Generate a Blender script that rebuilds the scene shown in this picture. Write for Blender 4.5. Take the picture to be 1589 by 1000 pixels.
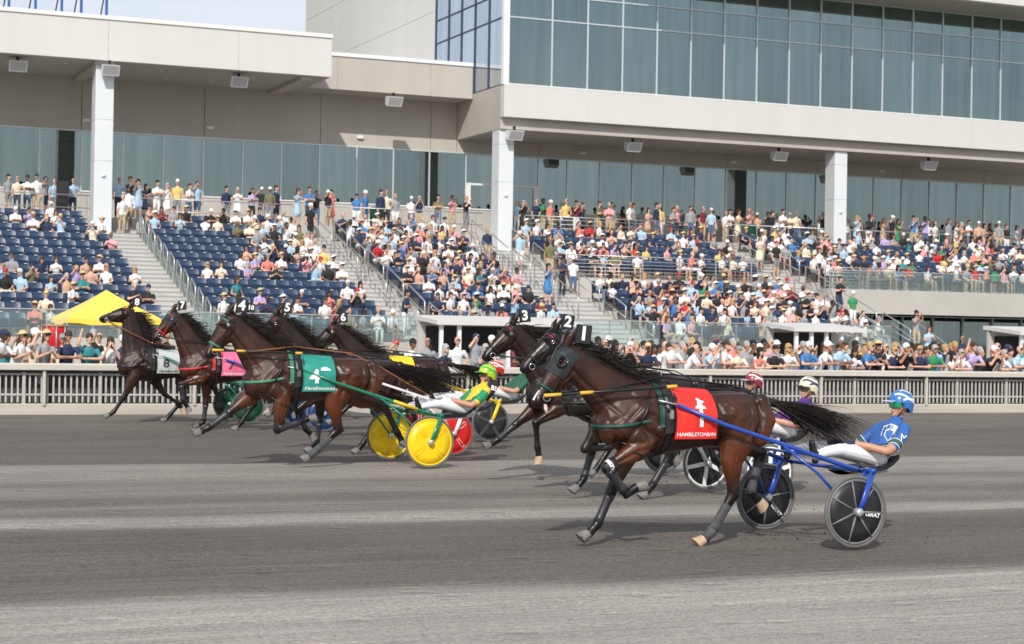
import bpy, bmesh, math, random
import numpy as np
from mathutils import Vector, Matrix
from mathutils.bvhtree import BVHTree

# ------------------------------------------------------------------ camera, sky, sun, exposure
S = bpy.context.scene
for o in list(bpy.data.objects): bpy.data.objects.remove(o)
COL = S.collection
YAW, PITCH, ROLL, CAMH = math.radians(23.055), math.radians(.4535), math.radians(.9332), 1.893
fw = Vector((math.sin(YAW)*math.cos(PITCH), math.cos(YAW)*math.cos(PITCH), math.sin(PITCH)))
r0 = Vector((math.cos(YAW), -math.sin(YAW), 0)); u0 = r0.cross(fw)
cr = math.cos(ROLL)*r0 + math.sin(ROLL)*u0; cu = math.cos(ROLL)*u0 - math.sin(ROLL)*r0
cam = bpy.data.cameras.new('camera'); camo = bpy.data.objects.new('camera', cam); COL.objects.link(camo)
mw = Matrix((cr, cu, -fw)).transposed().to_4x4(); mw.translation = (0, 0, CAMH); camo.matrix_world = mw
cam.sensor_width = 36; cam.lens = 2787.8/1589*36; cam.clip_end = 6000; cam.clip_start = .1
cam.dof.use_dof = True; cam.dof.focus_distance = 18.5; cam.dof.aperture_fstop = 5.0
S.camera = camo
SUN_D = Vector((.55, 1.0, -.86)).normalized()                      # direction the light travels
sun_el = math.asin(-SUN_D.z); sun_az = math.atan2(-SUN_D.x, -SUN_D.y)   # compass-style, from +Y towards +X
W = bpy.data.worlds.new('World'); S.world = W; W.use_nodes = True
wn, wl = W.node_tree.nodes, W.node_tree.links
bg = wn['Background']
sky = wn.new('ShaderNodeTexSky'); sky.sky_type = 'NISHITA'; sky.sun_disc = False
sky.sun_elevation = sun_el; sky.sun_rotation = sun_az; sky.air_density = 1.0; sky.dust_density = 1.6; sky.ozone_density = 1.5
tc = wn.new('ShaderNodeTexCoord'); mp = wn.new('ShaderNodeMapping'); mp.inputs['Scale'].default_value = (1, 1, 3.2)
cn = wn.new('ShaderNodeTexNoise'); cn.inputs['Scale'].default_value = 2.2; cn.inputs['Detail'].default_value = 7; cn.inputs['Roughness'].default_value = .6
cr_ = wn.new('ShaderNodeValToRGB'); cr_.color_ramp.elements[0].position = .22; cr_.color_ramp.elements[1].position = .56
cr_.color_ramp.elements[0].color = (0, 0, 0, 1); cr_.color_ramp.elements[1].color = (.78, .78, .78, 1)
mx = wn.new('ShaderNodeMix'); mx.data_type = 'RGBA'; mx.inputs['B'].default_value = (7.3, 7.6, 8.1, 1)
wl.new(tc.outputs['Generated'], mp.inputs['Vector']); wl.new(mp.outputs[0], cn.inputs['Vector']); wl.new(cn.outputs['Fac'], cr_.inputs[0])
wl.new(cr_.outputs[0], mx.inputs['Factor']); wl.new(sky.outputs[0], mx.inputs['A']); wl.new(mx.outputs['Result'], bg.inputs['Color'])
bg.inputs['Strength'].default_value = .118
sl = bpy.data.lights.new('sun', 'SUN'); sl.energy = 3.4; sl.angle = math.radians(.55); sl.color = (1, .955, .88)
so = bpy.data.objects.new('sun', sl); COL.objects.link(so); so.rotation_euler = SUN_D.to_track_quat('-Z', 'Y').to_euler(); so.location = (-30, -40, 60)
S.view_settings.view_transform = 'Standard'; S.view_settings.look = 'None'; S.view_settings.gamma = 1
S.view_settings.exposure = .04; S.view_settings.use_curve_mapping = False
S.render.engine = 'CYCLES'; S.render.resolution_x = 1024; S.render.resolution_y = 644

# ------------------------------------------------------------------ helpers
R = random.Random(11)
def mat(name, col, rough=.6, col2=None, scale=4., detail=4, bump=0., bscale=None, metal=0., spec=.5, stretch=(1, 1, 1), coat=0., sheen=0.):
    m = bpy.data.materials.new(name); m.use_nodes = True
    n, l = m.node_tree.nodes, m.node_tree.links; b = n['Principled BSDF']
    b.inputs['Base Color'].default_value = (*col, 1); b.inputs['Roughness'].default_value = rough
    b.inputs['Metallic'].default_value = metal; b.inputs['Specular IOR Level'].default_value = spec
    b.inputs['Coat Weight'].default_value = coat; b.inputs['Sheen Weight'].default_value = sheen
    m.diffuse_color = (*col, 1)
    if col2 is not None or bump:
        t = n.new('ShaderNodeTexCoord'); p = n.new('ShaderNodeMapping'); p.inputs['Scale'].default_value = stretch
        l.new(t.outputs['Object'], p.inputs['Vector'])
    if col2 is not None:
        z = n.new('ShaderNodeTexNoise'); z.inputs['Scale'].default_value = scale; z.inputs['Detail'].default_value = detail
        l.new(p.outputs[0], z.inputs['Vector'])
        rp = n.new('ShaderNodeValToRGB'); rp.color_ramp.elements[0].position = .3; rp.color_ramp.elements[1].position = .72
        rp.color_ramp.elements[0].color = (*col, 1); rp.color_ramp.elements[1].color = (*col2, 1)
        l.new(z.outputs['Fac'], rp.inputs[0]); l.new(rp.outputs[0], b.inputs['Base Color'])
    if bump:
        z2 = n.new('ShaderNodeTexNoise'); z2.inputs['Scale'].default_value = bscale or scale*4; z2.inputs['Detail'].default_value = 5
        l.new(p.outputs[0], z2.inputs['Vector'])
        bu = n.new('ShaderNodeBump'); bu.inputs['Strength'].default_value = min(1, bump*10); bu.inputs['Distance'].default_value = bump
        l.new(z2.outputs['Fac'], bu.inputs['Height']); l.new(bu.outputs[0], b.inputs['Normal'])
    return m

class MB:
    """collects geometry for ONE mesh"""
    def __init__(s): s.v, s.f, s.m, s.sm = [], [], [], []
    def add(s, vs, fs, mi=0, smooth=False):
        o = len(s.v); s.v += [tuple(p) for p in vs]
        for f in fs: s.f.append([i+o for i in f]); s.m.append(mi); s.sm.append(smooth)
        return s
    def box(s, x0, x1, y0, y1, z0, z1, mi=0):
        return s.add([(x0,y0,z0),(x1,y0,z0),(x1,y1,z0),(x0,y1,z0),(x0,y0,z1),(x1,y0,z1),(x1,y1,z1),(x0,y1,z1)],
            [(0,3,2,1),(4,5,6,7),(0,1,5,4),(1,2,6,5),(2,3,7,6),(3,0,4,7)], mi)
    def hull8(s, p, mi=0):   # bottom 4 then top 4, counter-clockwise from above
        return s.add(p, [(0,3,2,1),(4,5,6,7),(0,1,5,4),(1,2,6,5),(2,3,7,6),(3,0,4,7)], mi)
    def cbox(s, x0, x1, y0, y1, z0, z1, c=.02, mi=0):  # box with bevelled top and vertical edges
        lo = [(x0,y0),(x1,y0),(x1,y1),(x0,y1)]
        ring = [(x0+c,y0),(x1-c,y0),(x1,y0+c),(x1,y1-c),(x1-c,y1),(x0+c,y1),(x0,y1-c),(x0,y0+c)]
        v = [(x,y,z0) for x,y in ring]+[(x,y,z1-c) for x,y in ring]
        cxm, cym = (x0+x1)/2, (y0+y1)/2
        v += [(x+(c if x<cxm else -c), y+(c if y<cym else -c), z1) for x,y in ring]
        f = [tuple(range(7,-1,-1)), tuple(range(16,24))]
        for k in (0,8): f += [(k+i, k+(i+1)%8, k+8+(i+1)%8, k+8+i) for i in range(8)]
        return s.add(v, f, mi)
    def tube(s, pts, rad, n=8, mi=0, cap=True, flat=1., up=None, smooth=True):
        pts = [Vector(p) for p in pts]
        if not hasattr(rad, '__len__'): rad = [rad]*len(pts)
        vs = []; fs = []; prev = None
        for i, p in enumerate(pts):
            d = (pts[min(i+1, len(pts)-1)]-pts[max(i-1, 0)])
            d = d.normalized() if d.length > 1e-9 else Vector((0,0,1))
            a = Vector(up) if up is not None else (prev if prev is not None else (Vector((0,0,1)) if abs(d.z) < .9 else Vector((1,0,0))))
            a = (a-d*a.dot(d));
            if a.length < 1e-6: a = d.orthogonal()
            a.normalize(); b = d.cross(a); prev = a
            for k in range(n):
                t = 2*math.pi*k/n
                vs.append(p+a*math.cos(t)*rad[i]+b*math.sin(t)*rad[i]*flat)
        for i in range(len(pts)-1):
            for k in range(n): fs.append((i*n+k, i*n+(k+1)%n, (i+1)*n+(k+1)%n, (i+1)*n+k))
        if cap: fs += [tuple(range(n-1,-1,-1)), tuple(range((len(pts)-1)*n, len(pts)*n))]
        return s.add(vs, fs, mi, smooth)
    def ring(s, c, ax, R0, r, n=32, k=8, mi=0):        # torus
        c = Vector(c); ax = Vector(ax).normalized(); a = ax.orthogonal().normalized(); b = ax.cross(a); vs=[]; fs=[]
        for i in range(n):
            t=2*math.pi*i/n; d=a*math.cos(t)+b*math.sin(t)
            for j in range(k):
                q=2*math.pi*j/k; vs.append(c+d*(R0+r*math.cos(q))+ax*r*math.sin(q))
        for i in range(n):
            for j in range(k): fs.append((i*k+j,((i+1)%n)*k+j,((i+1)%n)*k+(j+1)%k,i*k+(j+1)%k))
        return s.add(vs, fs, mi, True)
    def lathe(s, c, ax, prof, n=32, mi=0, smooth=True):     # prof: (radius, height along ax)
        c = Vector(c); ax = Vector(ax).normalized(); a = ax.orthogonal().normalized(); b = ax.cross(a); vs=[]; fs=[]
        for rr, h in prof:
            for i in range(n):
                t=2*math.pi*i/n; vs.append(c+ax*h+(a*math.cos(t)+b*math.sin(t))*rr)
        for j in range(len(prof)-1):
            for i in range(n): fs.append((j*n+i, j*n+(i+1)%n, (j+1)*n+(i+1)%n, (j+1)*n+i))
        fs += [tuple(range(n-1,-1,-1)), tuple(range((len(prof)-1)*n, len(prof)*n))]
        return s.add(vs, fs, mi, smooth)
    def grid(s, P, mi=0, smooth=True):                  # P[i][j] points
        n, m = len(P), len(P[0])
        return s.add([p for row in P for p in row], [(i*m+j, i*m+j+1, (i+1)*m+j+1, (i+1)*m+j) for i in range(n-1) for j in range(m-1)], mi, smooth)
    def mesh(s, name, mats):
        me = bpy.data.meshes.new(name); me.from_pydata(s.v, [], s.f)
        for m in (mats if isinstance(mats, (list, tuple)) else [mats]): me.materials.append(m)
        me.polygons.foreach_set('material_index', s.m); me.polygons.foreach_set('use_smooth', s.sm); me.update()
        return me
    def build(s, name, mats, parent=None, loc=None):
        return obj(name, s.mesh(name, mats), parent, loc)
def obj(name, me, parent=None, loc=None):
    o = bpy.data.objects.new(name, me); COL.objects.link(o)
    if parent: o.parent = parent
    if loc: o.location = loc
    return o
def tag(o, label, cat, group=None):
    o['label'] = label; o['category'] = cat
    if group: o['group'] = group
    return o
def thing(name, label, cat, loc=(0,0,0), group=None, rz=0):
    o = bpy.data.objects.new(name, None); COL.objects.link(o); o.location = loc; o.rotation_euler = (0,0,rz); o.empty_display_size = .2
    return tag(o, label, cat, group)
def struct(o, kind='structure'): o['kind'] = kind; return o

M = dict(
 concrete=mat('precast concrete', (.44,.42,.385), .8, (.52,.495,.46), .7, 6, .004, 30),
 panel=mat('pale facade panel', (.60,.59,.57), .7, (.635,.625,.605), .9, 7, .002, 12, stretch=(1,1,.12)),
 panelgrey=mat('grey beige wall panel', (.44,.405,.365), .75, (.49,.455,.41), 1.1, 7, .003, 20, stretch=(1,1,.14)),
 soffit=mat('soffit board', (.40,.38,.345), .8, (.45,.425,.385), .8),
 white_metal=mat('white coated metal', (.74,.76,.78), .4, (.78,.79,.81), 1.2),
 coping=mat('white coping', (.74,.74,.73), .55),
 column=mat('column cladding', (.66,.69,.72), .45, (.70,.725,.755), .6),
 mullion=mat('aluminium mullion', (.62,.67,.69), .35, metal=.35),
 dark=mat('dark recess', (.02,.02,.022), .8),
 black=mat('black plastic', (.016,.016,.018), .45),
 steel=mat('galvanised steel', (.50,.51,.52), .35, (.58,.59,.60), 3, metal=.6),
 stair=mat('stair concrete', (.45,.445,.43), .85, (.53,.52,.505), 1.5, 5),
 fencewood=mat('weathered fence rail', (.46,.425,.37), .8, (.60,.565,.51), 1.4, 6, .004, 20, stretch=(.25,1,4)),
 fencewhite=mat('white fence paint', (.43,.42,.39), .65, (.52,.51,.48), 2.5),
 kerb=mat('track kerb', (.42,.38,.33), .85, (.54,.50,.445), .9, 8, .01, 16, stretch=(.3,1,3)),
 seat=mat('blue seat plastic', (.021,.045,.100), .36, (.030,.060,.125), 1.3, spec=.5),
 seatsteel=mat('seat bracket', (.03,.035,.05), .5),
 tagwhite=mat('white seat number plate', (.8,.8,.8), .5),
 green=mat('green bin', (.01,.09,.06), .5),
 yellow=mat('yellow canvas', (.86,.62,.06), .65, (.9,.68,.09), 3, sheen=.3),
 red=mat('red paint', (.55,.01,.012), .4),
 bluepole=mat('blue painted pole', (.03,.10,.33), .45),
 brace=mat('dark blue brace', (.03,.05,.10), .5),
)
def glassmat(name, tint, wav=.004, rough=.03):
    m = bpy.data.materials.new(name); m.use_nodes = True; n, l = m.node_tree.nodes, m.node_tree.links; b = n['Principled BSDF']
    b.inputs['Base Color'].default_value = (*tint, 1); b.inputs['Metallic'].default_value = 1; b.inputs['Roughness'].default_value = rough
    t = n.new('ShaderNodeTexCoord'); p = n.new('ShaderNodeMapping'); p.inputs['Scale'].default_value = (.6, .6, .35)
    z = n.new('ShaderNodeTexNoise'); z.inputs['Scale'].default_value = .7; z.inputs['Detail'].default_value = 1
    l.new(t.outputs['Object'], p.inputs['Vector']); l.new(p.outputs[0], z.inputs['Vector'])
    bu = n.new('ShaderNodeBump'); bu.inputs['Strength'].default_value = .35; bu.inputs['Distance'].default_value = wav
    l.new(z.outputs['Fac'], bu.inputs['Height']); l.new(bu.outputs[0], b.inputs['Normal'])
    mpv = n.new('ShaderNodeMapping'); mpv.inputs['Scale'].default_value = (3, 1, .12); z2 = n.new('ShaderNodeTexNoise'); z2.inputs['Scale'].default_value = 1.3; z2.inputs['Detail'].default_value = 3
    l.new(t.outputs['Object'], mpv.inputs['Vector']); l.new(mpv.outputs[0], z2.inputs['Vector'])
    rp = n.new('ShaderNodeValToRGB'); rp.color_ramp.elements[0].position = .3; rp.color_ramp.elements[1].position = .7
    oi = n.new('ShaderNodeObjectInfo'); rp.color_ramp.elements[0].color = (*[c*.90 for c in tint], 1); rp.color_ramp.elements[1].color = (*[c*1.08 for c in tint], 1)
    l.new(z2.outputs['Fac'], rp.inputs[0]); mr_ = n.new('ShaderNodeMapRange'); mr_.inputs[3].default_value = .9; mr_.inputs[4].default_value = 1.08; l.new(oi.outputs['Random'], mr_.inputs[0]); vm_ = n.new('ShaderNodeVectorMath'); vm_.operation = 'SCALE'; l.new(rp.outputs[0], vm_.inputs[0]); l.new(mr_.outputs[0], vm_.inputs['Scale']); l.new(vm_.outputs[0], b.inputs['Base Color'])
    return m
M['glass'] = glassmat('tinted reflective glass', (.215,.265,.262)); M['glass2'] = glassmat('tinted upper glass', (.245,.305,.30)); M['glass3'] = glassmat('side glass', (.55,.62,.70))
def clearglass():
    m = bpy.data.materials.new('clear guard glass'); m.use_nodes = True; n, l = m.node_tree.nodes, m.node_tree.links
    b = n['Principled BSDF']; b.inputs['Base Color'].default_value = (.62,.70,.70,1); b.inputs['Roughness'].default_value = .06
    tr = n.new('ShaderNodeBsdfTransparent'); tr.inputs[0].default_value = (.86,.93,.92,1); mxs = n.new('ShaderNodeMixShader'); mxs.inputs[0].default_value = .10
    l.new(tr.outputs[0], mxs.inputs[1]); l.new(b.outputs[0], mxs.inputs[2]); l.new(mxs.outputs[0], n['Material Output'].inputs[0])
    return m
M['clear'] = clearglass(); M['concrete_dark'] = mat('grey stair nosing', (.31,.31,.30), .8)

# ------------------------------------------------------------------ ground and track
def track_material():
    m = bpy.data.materials.new('harrowed limestone track'); m.use_nodes = True; n, l = m.node_tree.nodes, m.node_tree.links; b = n['Principled BSDF']
    b.inputs['Roughness'].default_value = .92; b.inputs['Specular IOR Level'].default_value = .25
    geo = n.new('ShaderNodeNewGeometry'); sep = n.new('ShaderNodeSeparateXYZ'); l.new(geo.outputs['Position'], sep.inputs[0])
    def noise(sx, sy, sc, det=4, ro=.55):
        p = n.new('ShaderNodeMapping'); p.inputs['Scale'].default_value = (sx, sy, 1); z = n.new('ShaderNodeTexNoise')
        z.inputs['Scale'].default_value = sc; z.inputs['Detail'].default_value = det; z.inputs['Roughness'].default_value = ro
        l.new(geo.outputs['Position'], p.inputs[0]); l.new(p.outputs[0], z.inputs['Vector']); return z.outputs['Fac']
    def math_(op, a, b_=None, c=None):
        k = n.new('ShaderNodeMath'); k.operation = op
        for i, q in enumerate((a, b_, c)):
            if q is None: continue
            if isinstance(q, (int, float)): k.inputs[i].default_value = q
            else: l.new(q, k.inputs[i])
        return k.outputs[0]
    # distance across the track, edges wander a little along it
    w1 = noise(.05, .3, 1., 3); w2 = noise(.4, 1.2, 1.4, 5, .65)
    yy = math_('ADD', sep.outputs['Y'], math_('ADD', math_('MULTIPLY', math_('SUBTRACT', w1, .5), .5), math_('ADD', math_('MULTIPLY', math_('SUBTRACT', w2, .5), .5), math_('MULTIPLY', sep.outputs['X'], .05))))
    rp = n.new('ShaderNodeValToRGB'); cr2 = rp.color_ramp
    l.new(math_('DIVIDE', yy, 45.), rp.inputs[0])
    D, L = (.094,.078,.066), (.455,.42,.38)
    def mixc(t): return tuple(D[i]*(1-t)+L[i]*t for i in range(3))
    stops = [(0,.80),(12.5,.86),(13.05,.18),(16.8,.12),(17.5,.22),(17.8,.72),(18.2,.68),(18.6,.26),(19.6,.40),(20.3,.18),(21.4,.42),(22.6,.26),(23.2,.48),(25.0,.58),(25.7,.54),(26.1,.14),(33,.10),(36,.16),(40.5,.2),(44,.25)]
    while len(cr2.elements) < len(stops): cr2.elements.new(.5)
    for e, (y, t) in zip(cr2.elements, stops): e.position = y/45.; e.color = (*mixc(t), 1)
    # streaks along the direction of harrowing and fine gravel
    st = noise(.10, 9., 1.6, 8, .75); gr = noise(5, 9, 3.0, 8, .8); gr2 = noise(.7, 1, 48, 4, .75); bigp = noise(.5, 1.1, .8, 5)
    f1 = n.new('ShaderNodeMapRange'); f1.inputs[1].default_value = .32; f1.inputs[2].default_value = .68; f1.inputs[3].default_value = .70; f1.inputs[4].default_value = 1.30; l.new(st, f1.inputs[0])
    f2 = n.new('ShaderNodeMapRange'); f2.inputs[1].default_value = .3; f2.inputs[2].default_value = .7; f2.inputs[3].default_value = .60; f2.inputs[4].default_value = 1.42; l.new(gr, f2.inputs[0])
    f3 = n.new('ShaderNodeMapRange'); f3.inputs[1].default_value = .25; f3.inputs[2].default_value = .75; f3.inputs[3].default_value = .45; f3.inputs[4].default_value = 1.6; l.new(gr2, f3.inputs[0])
    f4 = n.new('ShaderNodeMapRange'); f4.inputs[1].default_value = .3; f4.inputs[2].default_value = .7; f4.inputs[3].default_value = .86; f4.inputs[4].default_value = 1.14; l.new(bigp, f4.inputs[0])
    tot = math_('MULTIPLY', math_('MULTIPLY', f1.outputs[0], f2.outputs[0]), math_('MULTIPLY', f3.outputs[0], f4.outputs[0]))
    vm = n.new('ShaderNodeVectorMath'); vm.operation = 'SCALE'; l.new(rp.outputs[0], vm.inputs[0]); l.new(tot, vm.inputs['Scale'])
    sp = noise(.45, 1.3, 52, 2, .5); sm_ = n.new('ShaderNodeMapRange'); sm_.inputs[1].default_value = .60; sm_.inputs[2].default_value = .70; sm_.inputs[3].default_value = 0; sm_.inputs[4].default_value = .5; l.new(sp, sm_.inputs[0])
    smx = n.new('ShaderNodeMix'); smx.data_type = 'RGBA'; l.new(sm_.outputs[0], smx.inputs['Factor']); l.new(vm.outputs[0], smx.inputs['A']); smx.inputs['B'].default_value = (.40,.37,.335,1); l.new(smx.outputs['Result'], b.inputs['Base Color'])
    h = math_('ADD', math_('MULTIPLY', st, .35), math_('ADD', math_('MULTIPLY', gr, .5), math_('MULTIPLY', gr2, .35)))
    pv = n.new('ShaderNodeMapping'); pv.inputs['Scale'].default_value = (1.6, 2.6, 1); vo = n.new('ShaderNodeTexVoronoi'); vo.inputs['Scale'].default_value = 1.; l.new(geo.outputs['Position'], pv.inputs[0]); l.new(pv.outputs[0], vo.inputs['Vector'])
    pit = n.new('ShaderNodeMapRange'); pit.inputs[1].default_value = .10; pit.inputs[2].default_value = .24; pit.inputs[3].default_value = -1.1; pit.inputs[4].default_value = 0.; l.new(vo.outputs['Distance'], pit.inputs[0]); h = math_('ADD', h, pit.outputs[0])
    bu = n.new('ShaderNodeBump'); bu.inputs['Strength'].default_value = .9; bu.inputs['Distance'].default_value = .045; l.new(h, bu.inputs['Height']); l.new(bu.outputs[0], b.inputs['Normal'])
    return m
M['track'] = track_material()
M['apron'] = mat('asphalt apron', (.22,.21,.20), .9, (.28,.27,.26), .5, 6, .004, 60)
g = MB(); g.add([(-3000,-3000,-.3),(3000,-3000,-.3),(3000,3000,-.3),(-3000,3000,-.3)], [(0,1,2,3)])
struct(g.build('ground', mat('grass infield', (.06,.085,.03), .9, (.09,.11,.045), .2)))
# track as a gently uneven sheet
tv = MB(); nx, ny = 120, 90
xs = [-60+140*i/nx for i in range(nx+1)]; ys = [-14+54.4*j/ny for j in range(ny+1)]
def th(x, y): return .012*math.sin(y*2.1+.1*x)+.008*math.sin(y*5.3-.13*x+1)+.006*math.sin(x*.9+y*.4)
tv.grid([[(x, y, th(x, y)-.012 if y < 40 else 0) for x in xs] for y in ys])
tv.f = [f[::-1] for f in tv.f]
struct(tv.build('track', M['track']))
ap = MB(); ap.add([(-60,40.72,.10),(90,40.72,.10),(90,60,.10),(-60,60,.10)], [(0,1,2,3)]); struct(ap.build('apron_pavement', M['apron']))
# loose clods and stone chips on the track, nobody could count them
ck = MB()
for i in range(4200):
    y = 9+R.random()**1.6*24; x = R.uniform(.05, .66)*y+R.uniform(-1, 1); s_ = R.uniform(.003, .007)*(1+(R.random() < .05)*.5)
    a = R.random()*6.28; c_, n_ = math.cos(a)*s_, math.sin(a)*s_; h_ = s_*R.uniform(.5, 1.1); z = th(x, y)-.014
    ck.add([(x+c_,y+n_,z),(x-n_*1.2,y+c_,z),(x-c_,y-n_,z),(x+n_,y-c_*1.1,z),(x+c_*.3,y,z+h_)], [(0,1,4),(1,2,4),(2,3,4),(3,0,4)], 0 if R.random() < .6 else 1)
o = ck.build('loose_chips', [mat('pale stone chip', (.25,.235,.215), .9), mat('dark dirt clod', (.07,.062,.055), .95)]); struct(o, 'stuff'); o['label'] = 'loose stone chips and dirt clods on the track'

# ------------------------------------------------------------------ track fence
fe = thing('track_fence', 'long pale rail fence with thin balusters along the far edge of the track', 'fence', (0, 40.6, 0))
FX0, FX1 = 2., 36.
MB().cbox(FX0, FX1, -.10, .16, -.02, .235, .02).build('kerb', M['kerb'], fe)
MB().cbox(FX0, FX1, -.19, .13, .985, 1.13, .03).build('top_rail', M['fencewood'], fe)
MB().box(FX0, FX1, .00, .045, .865, .905).build('upper_stringer', M['fencewhite'], fe)
MB().box(FX0, FX1, -.005, .045, .415, .455).build('lower_stringer', M['fencewhite'], fe)
bal = MB().box(-.02, .02, .008, .036, .26, .86).mesh('baluster', M['fencewhite'])
pst = MB().cbox(-.036, .036, -.03, .055, .236, .93, .01).mesh('post', M['fencewhite'])
big = MB().cbox(-.034, .034, -.14, -.045, .2, .984, .01).mesh('rail_post', M['fencewood'])
i = 0; x = FX0+.3
while x < FX1:
    if i % 13 == 0: obj('post', pst, fe, (x, 0, 0))
    else: obj('baluster', bal, fe, (x, 0, 0))
    x += .128; i += 1
for x in [6.05+3.35*k for k in range(-1, 10)]: obj('rail_post', big, fe, (x, 0, 0))
MB().add([(FX0,.3,.1),(FX1,.3,.1),(FX1,.3,.98),(FX0,.3,.98)], [(0,1,2,3)]).build('dark_backing', mat('dark grey sheet', (.06,.06,.064), .85, (.09,.09,.094), 2), fe)  # plain dark grey sheet that fills the gaps behind the balusters

# ------------------------------------------------------------------ clubhouse building
YW, YF = 80., 74.36
bd = thing('clubhouse_building', 'long grey clubhouse with tinted window band, pale fascia and raised glass floor at right', 'building', (0, 0, 0))
GZ0, GZ1, SOF, SOFR = 7.98, 10.58, 12.95, 11.23
mulL = [9.745, 11.55, 13.355, 15.16, 16.97, 18.78, 20.59, 22.4, 24.21, 26.02, 27.83, 29.64, 31.5]
mulR = [33.4, 35.3, 36.85, 38.63, 40.42, 42.2, 43.98, 45.76, 47.56, 49.36, 51.14, 52.93, 54.72, 56.5, 58.28, 60.07, 61.86, 63.66, 65.45, 67.25]
mul = [7.94]+mulL+mulR
# wall base under the glass, one panel per bay pair
for a, b_ in zip(mul[:-1:2], mul[2::2]): MB().box(a+.006, b_-.006, YW-.12, YW+.3, 6.55, GZ0-.06).build('wall_base_panel', M['concrete'], bd)
MB().box(mul[0], mul[-1], YW-.16, YW+.05, GZ0-.058, GZ0).build('window_sill', M['white_metal'], bd)
for i, (a, b_) in enumerate(zip(mul[:-1], mul[1:])):
    if abs(a-31.5) < .1 or abs(a-33.4) < .1:
        z0 = 9.2
        dp = MB().box(a+.05, b_-.05, YW-.02, YW+.03, 6.62, z0-.1).build('door_pane', M['glass'], bd)
        fr = MB().box(a+.03, b_-.03, YW-.09, YW-.021, z0-.1, z0).box(a+.03, a+.25, YW-.09, YW-.021, 6.6, z0-.1).box(b_-.25, b_-.03, YW-.09, YW-.021, 6.6, z0-.1).box(a+.25, b_-.25, YW-.085, YW-.021, 6.6, 6.9)
        fr.build('door_frame', M['white_metal'], bd)
        MB().box(a+.02, b_-.02, YW, YW+.04, z0, GZ1).build('window_pane', M['glass'], bd)
    else:
        p = MB(); w = R.uniform(-.004, .004); p.hull8([(a+.02,YW,GZ0),(b_-.02,YW+w,GZ0),(b_-.02,YW+w+.04,GZ0),(a+.02,YW+.04,GZ0),(a+.02,YW,GZ1),(b_-.02,YW+w,GZ1),(b_-.02,YW+w+.04,GZ1),(a+.02,YW+.04,GZ1)])
        p.build('window_pane', M['glass'], bd)
mm = MB().box(-.03, .03, -.06, .05, GZ0+.001, GZ1-.001).mesh('mullion', M['mullion'])
for x in mul: obj('mullion', mm, bd, (x, YW, 0))
MB().box(mul[0], mul[-1], YW-.07, YW+.06, GZ1, GZ1+.06).build('window_head', M['mullion'], bd)
# wall panels over the glass, joints left open
jl = [2.5, 7.9, 13.34, 18.81, 24.25, 29.69]
for a, b_ in zip(jl, jl[1:]+[31.02]): MB().box(a+.012, b_-.012, YW-.02, YW+.25, GZ1+.062, SOF+.3).build('wall_panel', M['panelgrey'], bd)
jr = [31.02, 35.33, 40.45, 45.81, 51.2, 56.55, 61.85, 67.2]
for a, b_ in zip(jr, jr[1:]): MB().box(a+.012, b_-.012, YW-.02, YW+.25, GZ1+.062, SOFR+.3).build('wall_panel', M['panelgrey'], bd)
MB().box(2.5, 67.2, YW+.2, YW+.6, 6., 13.2).build('back_wall', M['dark'], bd)
# left roof fascia, soffit and coping
for a, b_ in zip([-3, 2.6, 8.0, 13.44, 18.9], [2.6, 8.0, 13.44, 18.9, 23.0]):
    MB().box(a+.005, b_-.005, YF, YF+.3, SOF, 14.62).build('fascia_panel', M['panel'], bd)
MB().box(-3, 23.02, YF-.06, YF+.5, 14.622, 14.79).build('coping', M['coping'], bd)
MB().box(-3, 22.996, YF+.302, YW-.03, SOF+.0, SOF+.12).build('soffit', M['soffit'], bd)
MB().box(-3, 22.99, YF+.3, YW+12, 14.3, 14.55).build('roof', M['panel'], bd)
MB().box(22.7, 22.998, YF+.302, 77.96, SOF+.13, 14.6).build('fascia_return', M['panelgrey'], bd)
for x in (8.6, 13.2, 22.0): MB().box(x-.25, x+.25, YF+.31, YW-.04, SOF-.16, SOF-.004).build('soffit_beam', M['panelgrey'], bd)
# set back parapet between the roof and the glazed wing
for a, b_ in zip([23.0, 24.4, 28.9], [24.4, 28.9, 31.0]): MB().box(a+.004, b_-.006, 77.96, 78.2, SOF, 14.45).build('parapet_panel', M['panelgrey'], bd)
MB().box(23.02, 30.99, 77.9, 78.3, 14.452, 14.62).build('parapet_coping', M['white_metal'], bd)
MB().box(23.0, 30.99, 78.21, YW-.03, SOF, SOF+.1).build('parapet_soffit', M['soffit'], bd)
MB().box(23.0, 30.99, 78.21, YW+14, 14.2, 14.44).build('terrace_roof', M['panel'], bd)
# glazed wing
XR = 31.02
for a, b_ in zip([XR, 35.2, 40.5, 45.9, 51.25, 56.6, 61.9], [35.2, 40.5, 45.9, 51.25, 56.6, 61.9, 67.2]):
    MB().box(a+(.002 if a > 32 else 0), b_-.002, 74.2, 74.6, 11.74, 13.19).build('slab_panel', M['panel'], bd)
MB().box(XR+.01, 67.2, 74.62, 75.0, SOFR, 11.738).build('edge_beam', M['panelgrey'], bd)
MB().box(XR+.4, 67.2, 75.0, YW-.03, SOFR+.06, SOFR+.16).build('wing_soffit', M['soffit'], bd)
MB().box(XR+.003, XR+.35, 75.002, YW-.022, SOFR, 13.19).build('return_panel', M['panelgrey'], bd)
MB().box(XR+.004, XR+.3, 74.602, 75.0, 11.74, 13.188).build('return_corner', M['panelgrey'], bd)
for z0, z1 in [(13.2, 14.9), (14.92, 17.9), (17.92, 20.9), (20.92, 24.2)]:
    MB().box(XR, XR+.3, 83.35, 105.8, z0, z1).build('side_wall_panel', M['panel'], bd)
MB().box(XR+.04, XR+.3, YW, 83.3, 13.2, 24).build('side_wall_back', M['dark'], bd)
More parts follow.
